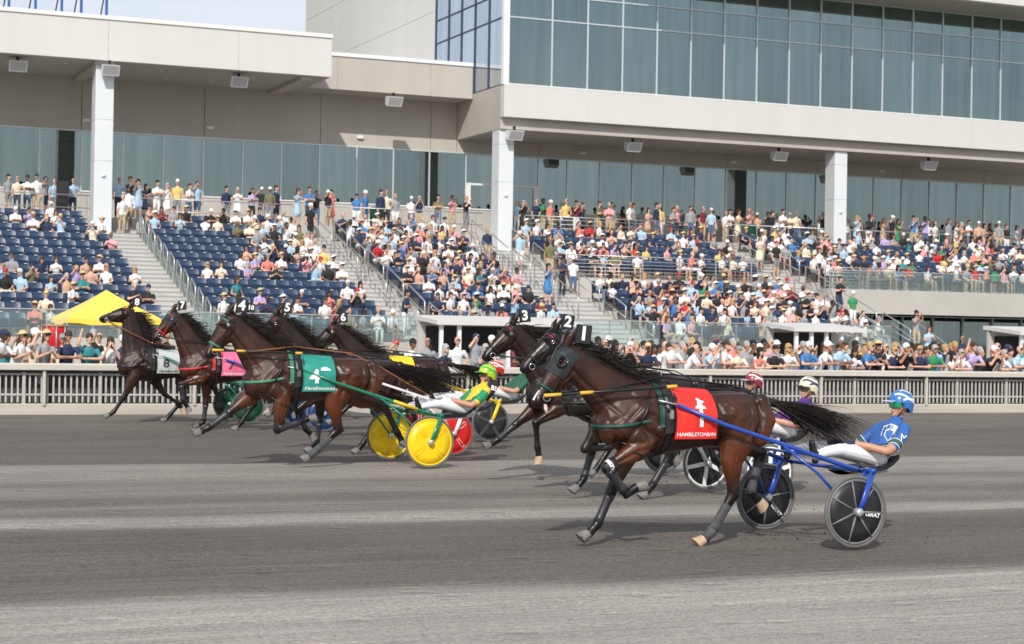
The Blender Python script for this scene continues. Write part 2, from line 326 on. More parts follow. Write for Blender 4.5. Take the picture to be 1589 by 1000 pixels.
retY = [74.5, 76.13, 77.87, 79.6, 81.31, 83.08]; trz = [13.21, 16.24, 17.36, 18.5, 20.2, 22]
for y0, y1 in zip(retY, retY[1:]):
    for z0, z1 in zip(trz, trz[1:]):
        MB().box(XR+.02, XR+.06, y0+.03, y1-.03, z0+.03, z1-.03).build('side_pane', M['glass3'], bd)
for y in retY[1:]: MB().box(XR-.03, XR+.05, y-.035, y+.035, 13.2, 22).build('side_mullion', M['brace'] if y > 75.5 else M['mullion'], bd)
for z in trz[1:]: MB().box(XR-.025, XR+.045, 74.45, 83.0, z-.03, z+.03).build('side_transom', M['brace'], bd)
MB().box(XR-.04, XR+.24, 74.24, 74.5, 13.2, 22).build('corner_post', M['white_metal'], bd)
upm = [XR+.24, 33.36]+[33.36+1.786*k for k in range(1, 20)]; upz = [13.2, 16.245, 17.355, 18.47, 20.4]
for a, b_ in zip(upm, upm[1:]):
    for z0, z1 in zip(upz, upz[1:]):
        w = R.uniform(-.003, .003); p = MB()
        p.hull8([(a+.02,74.3,z0+.02),(b_-.02,74.3+w,z0+.02),(b_-.02,74.36,z0+.02),(a+.02,74.36,z0+.02),(a+.02,74.3,z1-.02),(b_-.02,74.3+w,z1-.02),(b_-.02,74.36,z1-.02),(a+.02,74.36,z1-.02)])
        p.build('upper_pane', M['glass2'], bd)
um = MB().box(-.035, .035, -.06, .04, 13.25, 20.4).mesh('upper_mullion', M['mullion'])
for x in upm[1:]: obj('upper_mullion', um, bd, (x, 74.3, 0))
for z in upz[1:-1]: MB().box(upm[0], upm[-1], 74.232, 74.33, z-.03, z+.03).build('upper_transom', M['mullion'], bd)
MB().box(upm[0], upm[-1], 74.19, 74.36, 13.192, 13.25).build('upper_sill', M['white_metal'], bd)
MB().box(XR+.3, 67.2, 74.4, 80, 13.2, 20.4).build('wing_core', M['dark'], bd)
# big roof canopy over the wing (only its corner shows)
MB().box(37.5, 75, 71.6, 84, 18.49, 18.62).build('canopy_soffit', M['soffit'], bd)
MB().box(37.5, 75, 71.2, 71.598, 18.49, 19.9).build('canopy_fascia', M['panel'], bd)
# columns
for x0, x1 in [(13.02, 13.77), (31.05, 31.77), (48.86, 49.58)]:
    top = SOF if x0 < 20 else SOFR+.05
    for z0, z1 in [(4.5, 8.85), (8.86, 10.55), (10.56, top)]:
        if z1 > z0: MB().cbox(x0, x1, 74.75, 75.6, z0, z1, .012).build('column_cladding', M['column'], bd)
    MB().box(x0+.02, x1-.02, 74.78, 75.58, 4.4, top-.01).build('column_core', M['dark'], bd)
    MB().lathe(((x0+x1)/2, 74.748, 8.25), (0,-1,0), [(.10,0),(.09,.05),(.05,.09),(.02,.1)], 12).build('camera_dome', M['white_metal'], bd)
# small wall lights between panel joints and recessed ceiling spots
for x in (13.4, 18.9, 26.0, 37.5, 46.0, 55.0): MB().cbox(x, x+.3, YW-.16, YW-.022, 11.0 if x < 30 else 10.9, 11.14 if x < 30 else 11.03, .01).build('wall_light_box', M['white_metal'], bd)
ls = MB().lathe((0,0,0), (0,0,-1), [(.07,0),(.065,.02),(.03,.025)], 10).mesh('ceiling_spot', M['white_metal'])
for x in range(8, 23, 2):
    for y in (76., 78.3): obj('ceiling_spot', ls, bd, (x+.3*(y-76), y, SOF-.002))
for x in range(33, 66, 3):
    for y in (76.4, 78.4): obj('ceiling_spot', ls, bd, (x+.4*(y-76), y, SOFR+.058))
# loudspeaker cabinets hanging under the soffit
def loudspeaker(x, y, z, label, tilt=.5):
    t = thing('hanging_loudspeaker', label, 'loudspeaker', (x, y, z), 'white loudspeakers under the roof edge')
    b = MB(); b.hull8([(-.36,-.10,-.42),(.36,-.10,-.42),(.30,.30,-.28),(-.30,.30,-.28),(-.36,-.36,0),(.36,-.36,0),(.30,.26,.06),(-.30,.26,.06)]); b.build('cabinet', M['white_metal'], t)
    MB().hull8([(-.31,-.125,-.385),(.31,-.125,-.385),(.31,-.11,-.385),(-.31,-.11,-.385),(-.31,-.355,-.04),(.31,-.355,-.04),(.31,-.33,-.04),(-.31,-.33,-.04)]).build('grille', mat('speaker grille', (.45,.45,.45), .7), t)
    MB().box(-.05, .05, -.05, .05, .05, .22).build('bracket', M['black'], t)
for x, y, z, l_ in [(9.95,75.3,12.75,'white loudspeaker under the left roof edge, nearest the left border'),(13.5,74.3,12.72,'white loudspeaker mounted on top of the left column'),(19.15,75.3,12.75,'white loudspeaker under the left roof edge, right of the left column'),
    (27.0,77.7,12.72,'white loudspeaker under the short setback parapet'),(31.6,74.35,11.12,'white loudspeaker at the head of the middle column'),(38.1,75.4,11.05,'white loudspeaker under the glazed wing, first right of the middle column'),
    (46.06,75.4,11.05,'white loudspeaker under the glazed wing, just left of the right column'),(54.85,75.4,11.05,'white loudspeaker under the glazed wing, right of the right column')]: loudspeaker(x, y, z, l_)
# sign frame poles on the roof
for k, (xa, xb) in enumerate([(9.26,9.53),(10.27,10.58),(11.33,11.63),(12.08,12.42),(13.16,13.45)]):
    t = thing('roof_sign_pole', ['first','second','third','fourth','fifth'][k]+' blue pole from the left with a slanted brace on the left roof', 'pole', (xb, 75.0, 14.55), 'blue sign poles on the roof')
    MB().box(-.05, .05, -.05, .05, 0, 3.2).build('pole', M['bluepole'], t)
    MB().tube([(xa-xb, 0, 0), (xa-xb+.55, .2, 3.2)], .03, 6).build('brace', M['brace'], t)

# ------------------------------------------------------------------ seating terraces
Y0, TR, Z0, RI = 61., 1.2, 1.52, .365
te = thing('seating_terrace', 'stepped pale concrete terrace carrying the rows of blue seats', 'grandstand', (0,0,0))
AIS = [(13.45, 14.95), (21.75, 23.42), (29.15, 31.85), (42.0, 43.5)]
def row(n): return Y0+TR*n, Z0+RI*n            # seat line and floor level of row n
for n in range(13):
    y, z = row(n)
    MB().box(2, 31.85, y-.62, y+.579, z-.5 if n else 0, z).build('terrace_step', M['concrete'], te)
    if n < 6: MB().box(31.851, 43.5, y-.62, y+.579, z-.5 if n else 0, z).build('terrace_step', M['concrete'], te)
UP = [(69.9+1.22*i, 4.45+.36*i) for i in range(5)]      # upper tier behind the cross aisle
for i, (y, z) in enumerate(UP): MB().box(31.851, 43.5, y-.65, y+.57, z-.9 if i == 0 else z-.5, z).build('terrace_step', M['concrete'], te)
MB().box(31.851, 43.5, 67.6, 69.24, 3.0, 3.55).build('cross_aisle', M['stair'], te)
RT = [(67.7+1.2*i, 4.2+.31*i) for i in range(7)]        # right block above the lower windows
for i, (y, z) in enumerate(RT): MB().box(43.501, 68, y-.62, y+.579, z-.4, z).build('terrace_step', M['concrete'], te)
MB().box(43.502, 68, 66.85, 67.078, 3.15, 4.22).build('front_beam', M['concrete'], te)
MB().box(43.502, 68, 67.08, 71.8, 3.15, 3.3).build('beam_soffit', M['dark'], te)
MB().box(2, 68, 75.98, 80.2, 6.0, 6.6).build('concourse_slab', M['concrete'], te)
MB().box(2, 41.95, 59.9, 60.379, 0.1, 1.62).build('front_wall', M['concrete'], te)
# lower windows under the right block
lw = thing('lower_window_wall', 'ground floor tinted windows under the right seating block', 'windows', (0,0,0))
lx = [43.6+1.75*k for k in range(14)]
for a, b_ in zip(lx, lx[1:]):
    MB().box(a+.05, b_-.05, 71.5, 71.56, .3, 2.95).build('pane', M['glass'], lw); MB().box(b_-.05, b_+.05, 71.4, 71.6, .1, 3.14).build('mullion', M['mullion'], lw)
MB().box(43.5, 67, 71.42, 71.58, .1, .3).build('sill', M['mullion'], lw); MB().box(43.5, 67, 71.6, 71.9, .1, 3.14).build('wall', M['dark'], lw)

def seat_mesh():
    b = MB()
    xs_ = [-.252, -.22, -.11, 0, .11, .22, .252]
    P = [[(x, .02+.05*(1-(x/.26)**2)*(1 if k < 4 else .8)+[.0,.03,.07,.11,.13][k], [.40,.52,.68,.85,.90][k]-(.03 if abs(x) > .22 and k > 3 else 0)) for x in xs_] for k in range(5)]
    b.grid(P); b.grid([[(p[0], p[1]+.035, p[2]) for p in r_] for r_ in P[::-1]])
    b.grid([[p for p in P[4]], [(p[0], p[1]+.035, p[2]) for p in P[4]]])
    b.add([(-.225,-.02,.42),(.225,-.02,.42),(.225,-.10,.70),(-.225,-.10,.70),(-.21,.03,.42),(.21,.03,.42),(.21,-.05,.69),(-.21,-.05,.69)],
          [(0,1,2,3),(4,7,6,5),(3,2,6,7),(0,3,7,4),(1,5,6,2),(0,4,5,1)])
    b.box(-.25, -.237, -.05, .1, .15, .62, 1); b.box(-.26, -.225, -.16, .1, .62, .65, 1)
    b.hull8([(-.055,.135,.895),(.055,.135,.895),(.055,.19,.91),(-.055,.19,.91),(-.055,.128,.922),(.055,.128,.922),(.055,.19,.926),(-.055,.19,.926)], 2)
    return b.mesh('seat', [M['seat'], M['seatsteel'], M['tagwhite']])
SM = seat_mesh()
SEATS = []        # (block, row index, x, y, z)
ORD = ['front','second','third','fourth','fifth','sixth','seventh','eighth','ninth','tenth','eleventh','twelfth','thirteenth']
def seat_row(block, where, k, y, z, xa, xb, pitch=.53):
    t = thing('seat_row', '%s row up of blue seats %s' % (ORD[k], where), 'seat row', (0, y, z), 'blue seat rows')
    n = int((xb-xa)/pitch); off = (xb-xa-n*pitch)/2+pitch/2
    for i in range(n):
        x = xa+off+i*pitch
        if any(abs(x-c) < .75 for c in (13.4, 31.4, 49.2)) and y > 73.8: continue
        obj('seat', SM, t, (x, .1, 0)); SEATS.append((block, k, i, x, y+.1, z))
for n in range(13):
    y, z = row(n)
    seat_row('A', 'at the far left', n, y, z, 5.2, 13.4)
    seat_row('B', 'between the two left stairways', n, y, z, 15.0, 21.7)
    seat_row('C', 'between the second and third stairway', n, y, z, 23.5, 29.1)
    if n < 6: seat_row('D', 'below the cross aisle right of centre', n, y, z, 31.95, 41.9)
for i, (y, z) in enumerate(UP): seat_row('U', 'above the cross aisle right of centre', i, y, z, 32.0, 41.9)
for i, (y, z) in enumerate(RT): seat_row('E', 'at the far right above the concrete beam', i, y, z, 43.6, 64)

# stairways with handrails
def stairway(x0, x1, nrow, base, label, rails, step0=0):
    t = thing('stairway', label, 'stairs', (0,0,0), 'stairways between seat blocks')
    for (y, z, d, h) in base: MB().box(x0+.02, x1-.02, y, y+d, max(.1, z-.55), z+h).build('step', M['stair'], t); MB().box(x0+.03, x1-.03, y-.006, y+.05, z+h-.045, z+h+.003).build('step_nosing', M['seatsteel'] if False else M['concrete_dark'], t)
    for (x, segs) in rails:
        for (ya, za, yb, zb) in segs:
            b = MB(); b.tube([(x,ya,za-.0),(x,ya,za+.86),(x,ya+.06,za+.92),(x,yb-.06,zb+.92),(x,yb,zb+.86),(x,yb,zb)], .026, 8)
            b.tube([(x,ya,za+.45),(x,yb,zb+.45)], .018, 6); b.build('handrail', M['steel'], t)
    return t
def steps(nmax, y0=Y0, z0=Z0):
    L_ = []
    for n in range(nmax):
        y, z = y0+TR*n, z0+RI*n
        L_ += [(y-.63, z+.003, .6, .0+.0), (y-.03, z+.003, .6, RI/2)]
    return L_
def segrail(a, b_, k=2): return [(Y0+TR*n-.3, Z0+RI*n, Y0+TR*(n+k)-.75, Z0+RI*(n+k)-.06) for n in range(a, b_, k)]
stairway(*AIS[0], 13, steps(13), 'leftmost pale stairway rising between blue seat blocks', [(14.9, segrail(0, 12, 1))])
stairway(*AIS[1], 13, steps(13), 'second stairway from the left, with stepped steel handrails', [(23.3, segrail(0, 12)), (22.6, segrail(1, 11, 3))])
stairway(*AIS[2], 13, steps(13), 'wide third stairway from the left, below the middle column', [(31.7, segrail(0, 11)), (30.2, segrail(3, 12)), (29.25, segrail(6, 12))])
st4 = steps(6)+[(67.0, 3.7, 1.2, .18), (68.2, 4.05, .6, .18), (68.8, 4.4, .6, .1)]+[(69.3+.61*i, 4.45+.18*i, .6, .18) for i in range(10)]+[(56.6+.42*i, .12+.19*i, .42, .17) for i in range(9)]
stairway(*AIS[3], 13, st4, 'rightmost stairway descending to the ground beside the concrete beam', [(43.4, segrail(0, 4)+[(56.6,.2,60.2,1.75),(64.8,2.8,68.6,4.3)]), (42.1, [(56.6,.2,60.2,1.75)]+segrail(0,5)), (43.44, [(69.2,4.6,72.4,5.5),(72.6,5.5,75.6,6.4)])])
# aisle side panels on the first stair (pale clear sheets along the seat ends)
t = thing('stair_side_screen', 'row of pale translucent screens along the leftmost stairway', 'screen', (0,0,0))
for n in range(12):
    y, z = row(n); MB().hull8([(14.965,y-.55,z+.02),(14.985,y-.55,z+.02),(14.985,y+.5,z+.1),(14.965,y+.5,z+.1),(14.965,y-.5,z+.75),(14.985,y-.5,z+.75),(14.985,y+.45,z+1.12),(14.965,y+.45,z+1.12)]).build('panel', M['clear'], t)

# guard glass along the front of the seats
def glass_rail(name, label, xa, xb, y, z0, z1, pitch=1.5, post=True):
    t = thing(name, label, 'railing', (0, y, 0))
    x = xa
    while x < xb-.2:
        e = min(x+pitch, xb); MB().box(x+.02, e-.02, -.008, .008, z0, z1-.04).build('glass_panel', M['clear'], t)
        if post: MB().box(x-.018, x+.018, .01, .05, z0-.15, z1-.03).build('post', M['steel'], t)
        x = e
    MB().box(xa, xb, -.03, .05, z1-.038, z1).build('handrail', M['steel'], t)
glass_rail('front_guard_glass', 'clear glass guard along the front of the left seats', 3, 23.3, 60.0, 1.64, 2.55)
glass_rail('front_guard_glass', 'clear glass guard along the front of the middle seats', 23.5, 31.6, 60.0, 1.64, 2.55)
glass_rail('front_guard_glass', 'clear glass guard below the right of centre seats', 31.9, 41.9, 60.0, 1.64, 2.55)
glass_rail('beam_guard_glass', 'clear glass guard on top of the concrete beam at far right', 43.6, 66, 66.96, 4.24, 5.05, 2.)
def post_rail(label, xa, xb, y, z, h=.95, pitch=1.8, bars=(.42,), name='concourse_railing', ym=None):
    t = thing(name, label, 'railing', (0, y, z), 'steel post railings')
    x = xa
    while x <= xb+.01: MB().box(x-.02, x+.02, -.02, .02, 0, h-.021).build('post', M['steel'], t); x += pitch
    MB().tube([(xa,0,h),(xb,0,h)], .024, 8).build('top_rail', M['steel'], t)
    for k in bars: MB().tube([(xa,0,k),(xb,0,k)], .012 if len(bars) > 1 else .02, 6).build('bar', M['steel'], t)
post_rail('steel rail along the upper concourse at far left', 4, 13.3, 76.25, 6.55)
post_rail('steel rail along the upper concourse behind the second seat block', 15.2, 21.9, 76.25, 6.55)
post_rail('steel rail along the upper concourse behind the third seat block', 23.4, 30.9, 76.25, 6.55)
post_rail('steel rail along the upper concourse right of the middle column', 33.0, 41.9, 76.25, 6.55, bars=(.2,.4,.6,.8))
post_rail('steel rail along the upper concourse right of the right column', 43.6, 66, 76.25, 6.55)
post_rail('steel bar railing in front of the upper seats right of centre', 31.95, 41.9, 69.2, 4.45, bars=(.15,.3,.45,.6,.75), name='cross_aisle_railing')
post_rail('short steel bar railing beside the rightmost stairway', 43.6, 47.2, 67.35, 4.21, bars=(.15,.3,.45,.6,.75), name='cross_aisle_railing')

# shelters with flat white roofs on the apron
def shelter(x0, x1, y, label, zt=2.5):
    t = thing('flat_roof_shelter', label, 'shelter', ((x0+x1)/2, y, .1)); h = (x1-x0)/2
    MB().hull8([(-h,-1.0,zt-.36),(h,-1.0,zt-.36),(h,1.2,zt-.16),(-h,1.2,zt-.16),(-h,-1.0,zt-.22),(h,-1.0,zt-.22),(h,1.2,zt-.02),(-h,1.2,zt-.02)]).build('roof', M['panel'], t)
    MB().box(-h+.02, h-.02, .9, 1.0, 0, zt-.25).build('back_panel', M['concrete'], t)
    for x in (-h+.25, -h+.9, 0, h-.9, h-.25): MB().box(x-.06, x+.06, -.8, -.68, 0, zt-.35).build('post', M['white_metal'], t)
    MB().box(-h+.5, h-.5, -.55, .6, 0, 1.0).build('counter', M['concrete'], t)
    MB().box(-h+.3, h-.3, .86, .899, 1.2, zt-.4).build('menu_board', M['dark'], t)
shelter(21.2, 26.6, 57.2, 'flat white roofed shelter behind the heads of horses three and two')
shelter(35.1, 38.2, 57.2, 'flat white roofed shelter right of centre behind the crowd')
shelter(43.2, 47.4, 54.6, 'flat white roofed shelter at the right border behind the crowd')
# yellow pop up tent
t = thing('yellow_canopy_tent', 'yellow pop-up canopy tent behind the leftmost horse', 'tent', (9.5, 52.2, .1))
c = MB(); E_ = [(-1.32,-1.32),(1.32,-1.32),(1.32,1.32),(-1.32,1.32)]
for (ax, ay), (bx_, by_) in zip(E_, E_[1:]+E_[:1]):
    P = [[Vector((ax+(bx_-ax)*u_, ay+(by_-ay)*u_, 0))*(1-v_)+Vector((0,0,0))*v_ for u_ in [k/8 for k in range(9)]] for v_ in [k/6 for k in range(7)]]
    for vi, r_ in enumerate(P):
        v_ = vi/6
        for ui, p in enumerate(r_): p.z = 2.12+.82*v_**.92-.05*math.sin(math.pi*v_)-.06*math.sin(math.pi*ui/8)*(1-v_)**2
    c.grid(P)
    c.grid([[(p.x, p.y, p.z-.15+.02*math.sin(k*2.1)) for k, p in enumerate(P[0])], [tuple(p) for p in P[0]]])
c.build('canopy', M['yellow'], t)
for x, y in E_: MB().tube([(x*.98,y*.98,0),(x*.98,y*.98,2.08)], .025, 6).build('pole', M['steel'], t)
t = thing('red_drum', 'large red drum standing left of the yellow tent', 'drum', (7.75, 50.2, .1))
MB().lathe((0,0,1.12), (0,0,1), [(.27,0),(.31,.05),(.33,.7),(.32,.73)], 24).build('shell', M['red'], t)
MB().lathe((0,0,1.85), (0,0,1), [(.35,0),(.35,.05),(.30,.06)], 24).build('hoop', mat('drum hoop', (.35,.22,.12), .5), t)
for k in range(8): a = k*.785; MB().tube([(.335*math.cos(a),.335*math.sin(a),1.14),(.345*math.cos(a),.345*math.sin(a),1.86)], .018, 6).build('lug', M['steel'], t)
MB().box(-.35, .35, -.35, .35, 0, 1.1).build('stand', M['black'], t)
# concourse clutter: bins, loudspeaker tower
for x, l_ in [(26.1,'green bin on the upper concourse near the middle doors'),(32.2,'green bin beside the middle column'),(45.6,'green bin on the upper concourse left of the right column'),(57.2,'green bin on the upper concourse at far right')]:
    b = MB().lathe((0,0,0), (0,0,1), [(.27,0),(.31,.9),(.33,.92),(.30,1.02),(.12,1.05)], 18).build('litter_bin', M['green'], None, (x, 77.2, 6.6)); tag(b, l_, 'bin', 'green bins on the concourse')
t = thing('loudspeaker_tower', 'black loudspeaker tower on the concourse beside the left column', 'loudspeaker', (12.1, 76.9, 6.6))
MB().cbox(-.24, .24, -.2, .2, 0, .78, .02).build('lower_cabinet', M['black'], t); MB().cbox(-.24, .24, -.2, .2, .8, 1.5, .02).build('upper_cabinet', M['black'], t)
MB().box(-.2, .2, -.215, -.201, .85, 1.45).build('grille', mat('speaker cloth', (.03,.03,.033), .9), t)
# ------------------------------------------------------------------ bodies grown from lofts, fused into one skin
def loft(b, pts, rs, rl, n=14):
    """pts 3-D centres; rs radius in the sagittal (x-z) plane, rl radius across it; rounded ends"""
    pts = [Vector(p) for p in pts]; vs = []; fs = []
    d0 = (pts[1]-pts[0]).normalized(); d1 = (pts[-1]-pts[-2]).normalized()
    pts = [pts[0]-d0*rs[0]*.55]+pts+[pts[-1]+d1*rs[-1]*.55]; rs = [rs[0]*.55]+list(rs)+[rs[-1]*.55]; rl = [rl[0]*.55]+list(rl)+[rl[-1]*.55]
    for i, p in enumerate(pts):
        d = (pts[min(i+1, len(pts)-1)]-pts[max(i-1, 0)]).normalized()
        lat = Vector((0,1,0)); lat = (lat-d*lat.dot(d)); lat = lat.normalized() if lat.length > .05 else Vector((1,0,0))
        nn = d.cross(lat)
        for k in range(n):
            t = 2*math.pi*k/n; vs.append(p+nn*math.cos(t)*rs[i]+lat*math.sin(t)*rl[i])
    for i in range(len(pts)-1):
        for k in range(n): fs.append((i*n+k, (i+1)*n+k, (i+1)*n+(k+1)%n, i*n+(k+1)%n))
    m = len(pts); fs += [tuple(range(n)), tuple(range(m*n-1, (m-1)*n-1, -1))]
    b.add(vs, fs)
def ball(b, c, r, n=12):
    c = Vector(c); r = Vector(r) if hasattr(r, '__len__') else Vector((r,r,r)); vs = [c+Vector((0,0,r.z))]; fs = []
    m = n//2
    for i in range(1, m):
        p = math.pi*i/m
        for k in range(n): t = 2*math.pi*k/n; vs.append(c+Vector((r.x*math.sin(p)*math.cos(t), r.y*math.sin(p)*math.sin(t), r.z*math.cos(p))))
    vs.append(c-Vector((0,0,r.z))); L_ = len(vs)-1
    for k in range(n):
        fs.append((0, 1+k, 1+(k+1)%n)); fs.append((L_, L_-n+(k+1)%n, L_-n+k))
        for i in range(m-2): fs.append((1+i*n+k, 1+(i+1)*n+k, 1+(i+1)*n+(k+1)%n, 1+i*n+(k+1)%n))
    b.add(vs, fs)
def fuse(b, voxel, smooth=4, factor=.5):
    me = bpy.data.meshes.new('tmp'); me.from_pydata(b.v, [], b.f); me.update()
    bmn = bmesh.new(); bmn.from_mesh(me); bmesh.ops.recalc_face_normals(bmn, faces=bmn.faces); bmn.to_mesh(me); bmn.free()
    o = bpy.data.objects.new('tmp', me); COL.objects.link(o)
    r_ = o.modifiers.new('r', 'REMESH'); r_.mode = 'VOXEL'; r_.voxel_size = voxel; r_.adaptivity = 0
    if smooth: s_ = o.modifiers.new('s', 'SMOOTH'); s_.iterations = smooth; s_.factor = factor
    dg = bpy.context.evaluated_depsgraph_get(); dg.update()
    ev = o.evaluated_get(dg); out = bpy.data.meshes.new_from_object(ev)
    bpy.data.objects.remove(o); bpy.data.meshes.remove(me)
    out.materials.clear(); out.polygons.foreach_set('use_smooth', [True]*len(out.polygons)); out.update()
    return out
def co(me):
    a = np.empty(len(me.vertices)*3, np.float32); me.vertices.foreach_get('co', a); return a.reshape(-1, 3)
def nearest_val(P, C_, Rr, V):
    """value of the nearest sample sphere for each point (in blocks)"""
    out = np.empty(len(P), np.float32)
    for i in range(0, len(P), 4000):
        d = np.linalg.norm(P[i:i+4000, None]-C_[None], axis=2)-Rr[None]; out[i:i+4000] = V[d.argmin(1)]
    return out
def attr_smooth(me, val, it=3):
    e = np.empty(len(me.edges)*2, np.int32); me.edges.foreach_get('vertices', e); e = e.reshape(-1, 2)
    for _ in range(it):
        s_ = val.copy(); c_ = np.ones(len(val), np.float32)
        np.add.at(s_, e[:,0], val[e[:,1]]); np.add.at(s_, e[:,1], val[e[:,0]]); np.add.at(c_, e[:,0], 1); np.add.at(c_, e[:,1], 1); val = s_/c_
    return val

def carve(me, lines):
    """press grooves (positive depth) or raise ridges (negative) along side-view polylines (x, z)"""
    v = co(me); nr = np.empty(len(v)*3, np.float32); me.vertices.foreach_get('normal', nr); nr = nr.reshape(-1, 3); disp = np.zeros(len(v), np.float32)
    side = np.clip((nr[:,1]*np.sign(v[:,1]))*1.6, 0, 1)
    for pts, wd, dp, ymin in lines:
        d = np.full(len(v), 9., np.float32); fade = np.ones(len(v), np.float32); n_ = len(pts)-1
        for i in range(n_):
            a = np.array(pts[i], np.float32); b_ = np.array(pts[i+1], np.float32); ab = b_-a; q = v[:,[0,2]]-a
            t_ = np.clip((q@ab)/(ab@ab), 0, 1); dd = np.linalg.norm(q-t_[:,None]*ab, axis=1); m_ = dd < d
            d = np.where(m_, dd, d); s_ = (i+t_)/n_; fade = np.where(m_, np.clip(np.minimum(s_, 1-s_)*5+.15, 0, 1), fade)
        disp += dp*np.exp(-(d/wd)**2)*fade*side*(np.abs(v[:,1]) > ymin)
    v -= nr*disp[:,None]; me.vertices.foreach_set('co', v.ravel()); me.update()
def coat_material(name, base, hi, dark, warm):
    m = bpy.data.materials.new(name); m.use_nodes = True; n, l = m.node_tree.nodes, m.node_tree.links; b = n['Principled BSDF']
    at = n.new('ShaderNodeAttribute'); at.attribute_name = 'coat'; t = n.new('ShaderNodeTexCoord')
    z = n.new('ShaderNodeTexNoise'); z.inputs['Scale'].default_value = 3.2; z.inputs['Detail'].default_value = 5; l.new(t.outputs['Object'], z.inputs['Vector'])
    rp = n.new('ShaderNodeValToRGB'); rp.color_ramp.elements[0].position = .34; rp.color_ramp.elements[1].position = .66
    rp.color_ramp.elements[0].color = (*base, 1); rp.color_ramp.elements[1].color = (*hi, 1); l.new(z.outputs['Fac'], rp.inputs[0])
    ng = n.new('ShaderNodeMath'); ng.operation = 'MULTIPLY'; ng.inputs[1].default_value = -1; ng.use_clamp = True; l.new(at.outputs['Fac'], ng.inputs[0])
    wmx = n.new('ShaderNodeMix'); wmx.data_type = 'RGBA'; l.new(ng.outputs[0], wmx.inputs['Factor']); l.new(rp.outputs[0], wmx.inputs['A']); wmx.inputs['B'].default_value = (*warm, 1)
    ps = n.new('ShaderNodeMath'); ps.operation = 'MULTIPLY'; ps.inputs[1].default_value = 1; ps.use_clamp = True; l.new(at.outputs['Fac'], ps.inputs[0])
    mxx = n.new('ShaderNodeMix'); mxx.data_type = 'RGBA'; l.new(ps.outputs[0], mxx.inputs['Factor']); l.new(wmx.outputs['Result'], mxx.inputs['A']); mxx.inputs['B'].default_value = (*dark, 1)
    l.new(mxx.outputs['Result'], b.inputs['Base Color'])
    z3 = n.new('ShaderNodeTexNoise'); z3.inputs['Scale'].default_value = 2.4; l.new(t.outputs['Object'], z3.inputs['Vector'])
    mr = n.new('ShaderNodeMapRange'); mr.inputs[1].default_value = .35; mr.inputs[2].default_value = .65; mr.inputs[3].default_value = .30; mr.inputs[4].default_value = .46; l.new(z3.outputs['Fac'], mr.inputs[0]); l.new(mr.outputs[0], b.inputs['Roughness'])
    b.inputs['Specular IOR Level'].default_value = .45; b.inputs['Sheen Weight'].default_value = 0.
    p = n.new('ShaderNodeMapping'); p.inputs['Scale'].default_value = (8, 8, 4.2); z2 = n.new('ShaderNodeTexNoise'); z2.inputs['Scale'].default_value = 1.3; z2.inputs['Detail'].default_value = 4; z2.inputs['Roughness'].default_value = .5
    l.new(t.outputs['Object'], p.inputs[0]); l.new(p.outputs[0], z2.inputs['Vector'])
    p4 = n.new('ShaderNodeMapping'); p4.inputs['Scale'].default_value = (34, 34, 60); z4 = n.new('ShaderNodeTexNoise'); z4.inputs['Scale'].default_value = 1; z4.inputs['Detail'].default_value = 2
    l.new(t.outputs['Object'], p4.inputs[0]); l.new(p4.outputs[0], z4.inputs['Vector'])
    b1 = n.new('ShaderNodeBump'); b1.inputs['Strength'].default_value = .28; b1.inputs['Distance'].default_value = .022; l.new(z2.outputs['Fac'], b1.inputs['Height'])
    b2 = n.new('ShaderNodeBump'); b2.inputs['Strength'].default_value = .35; b2.inputs['Distance'].default_value = .003; l.new(z4.outputs['Fac'], b2.inputs['Height']); l.new(b1.outputs[0], b2.inputs['Normal']); l.new(b2.outputs[0], b.inputs['Normal'])
    return m
HM = dict(
 bay=coat_material('dark bay coat', (.0215,.0068,.0040), (.050,.0142,.0062), (.0053,.0046,.0048), (.145,.038,.0115)),
 darkbay=coat_material('seal brown coat', (.012,.0052,.0037), (.025,.0088,.0050), (.005,.0045,.0047), (.055,.017,.0072)),
 black=coat_material('near black coat', (.0075,.0055,.0050), (.012,.0075,.006), (.0055,.005,.0053), (.02,.009,.006)),
 hair=mat('black horse hair', (.006,.005,.005), .5, (.020,.013,.010), 7, spec=.35),
 hoof=mat('grey hoof horn', (.13,.125,.12), .55, (.22,.21,.20), 14, bump=.002, bscale=40),
 palehoof=mat('pale hoof horn', (.42,.28,.18), .6, (.55,.40,.28), 14, bump=.002, bscale=40),
 eye=mat('dark glossy eye', (.006,.004,.003), .08, spec=.7),
 leather=mat('black harness leather', (.010,.010,.011), .38, (.018,.017,.017), 20),
 boot=mat('black leg boot', (.016,.017,.02), .40, (.03,.03,.035), 10), band=mat('white bandage', (.72,.70,.68), .8), greyboot=mat('grey leg boot', (.05,.052,.056), .7, (.08,.08,.085), 12),
 chrome=mat('polished buckle steel', (.7,.7,.7), .18, metal=1), tan=mat('tan leather rein', (.33,.12,.05), .55), polewood=mat('yellow pole tip', (.72,.42,.05), .5),
 dgreen=mat('dark green trim', (.010,.055,.045), .5), tgreen=mat('green white trim', (.05,.22,.13), .5), trimred=mat('red harness strap', (.55,.03,.04), .5), hood=mat('black racing hood', (.014,.017,.02), .75, (.022,.026,.03), 20), bluehood=mat('blue piped hood', (.02,.03,.09), .7),
 numblack=mat('black number plate', (.010,.010,.011), .6), numwhite=mat('white numeral', (.82,.82,.82), .6), grain=mat('pale nose', (.62,.45,.40), .6),
 dkstrap=mat('dark red strap', (.25,.01,.03), .5),
)
LF_, LC_, LP_ = .45, .325, .125          # forearm, cannon, pastern
HG_, HC_ = .47, .40
def dirv(a): a = math.radians(a); return Vector((-math.sin(a), 0, -math.cos(a)))

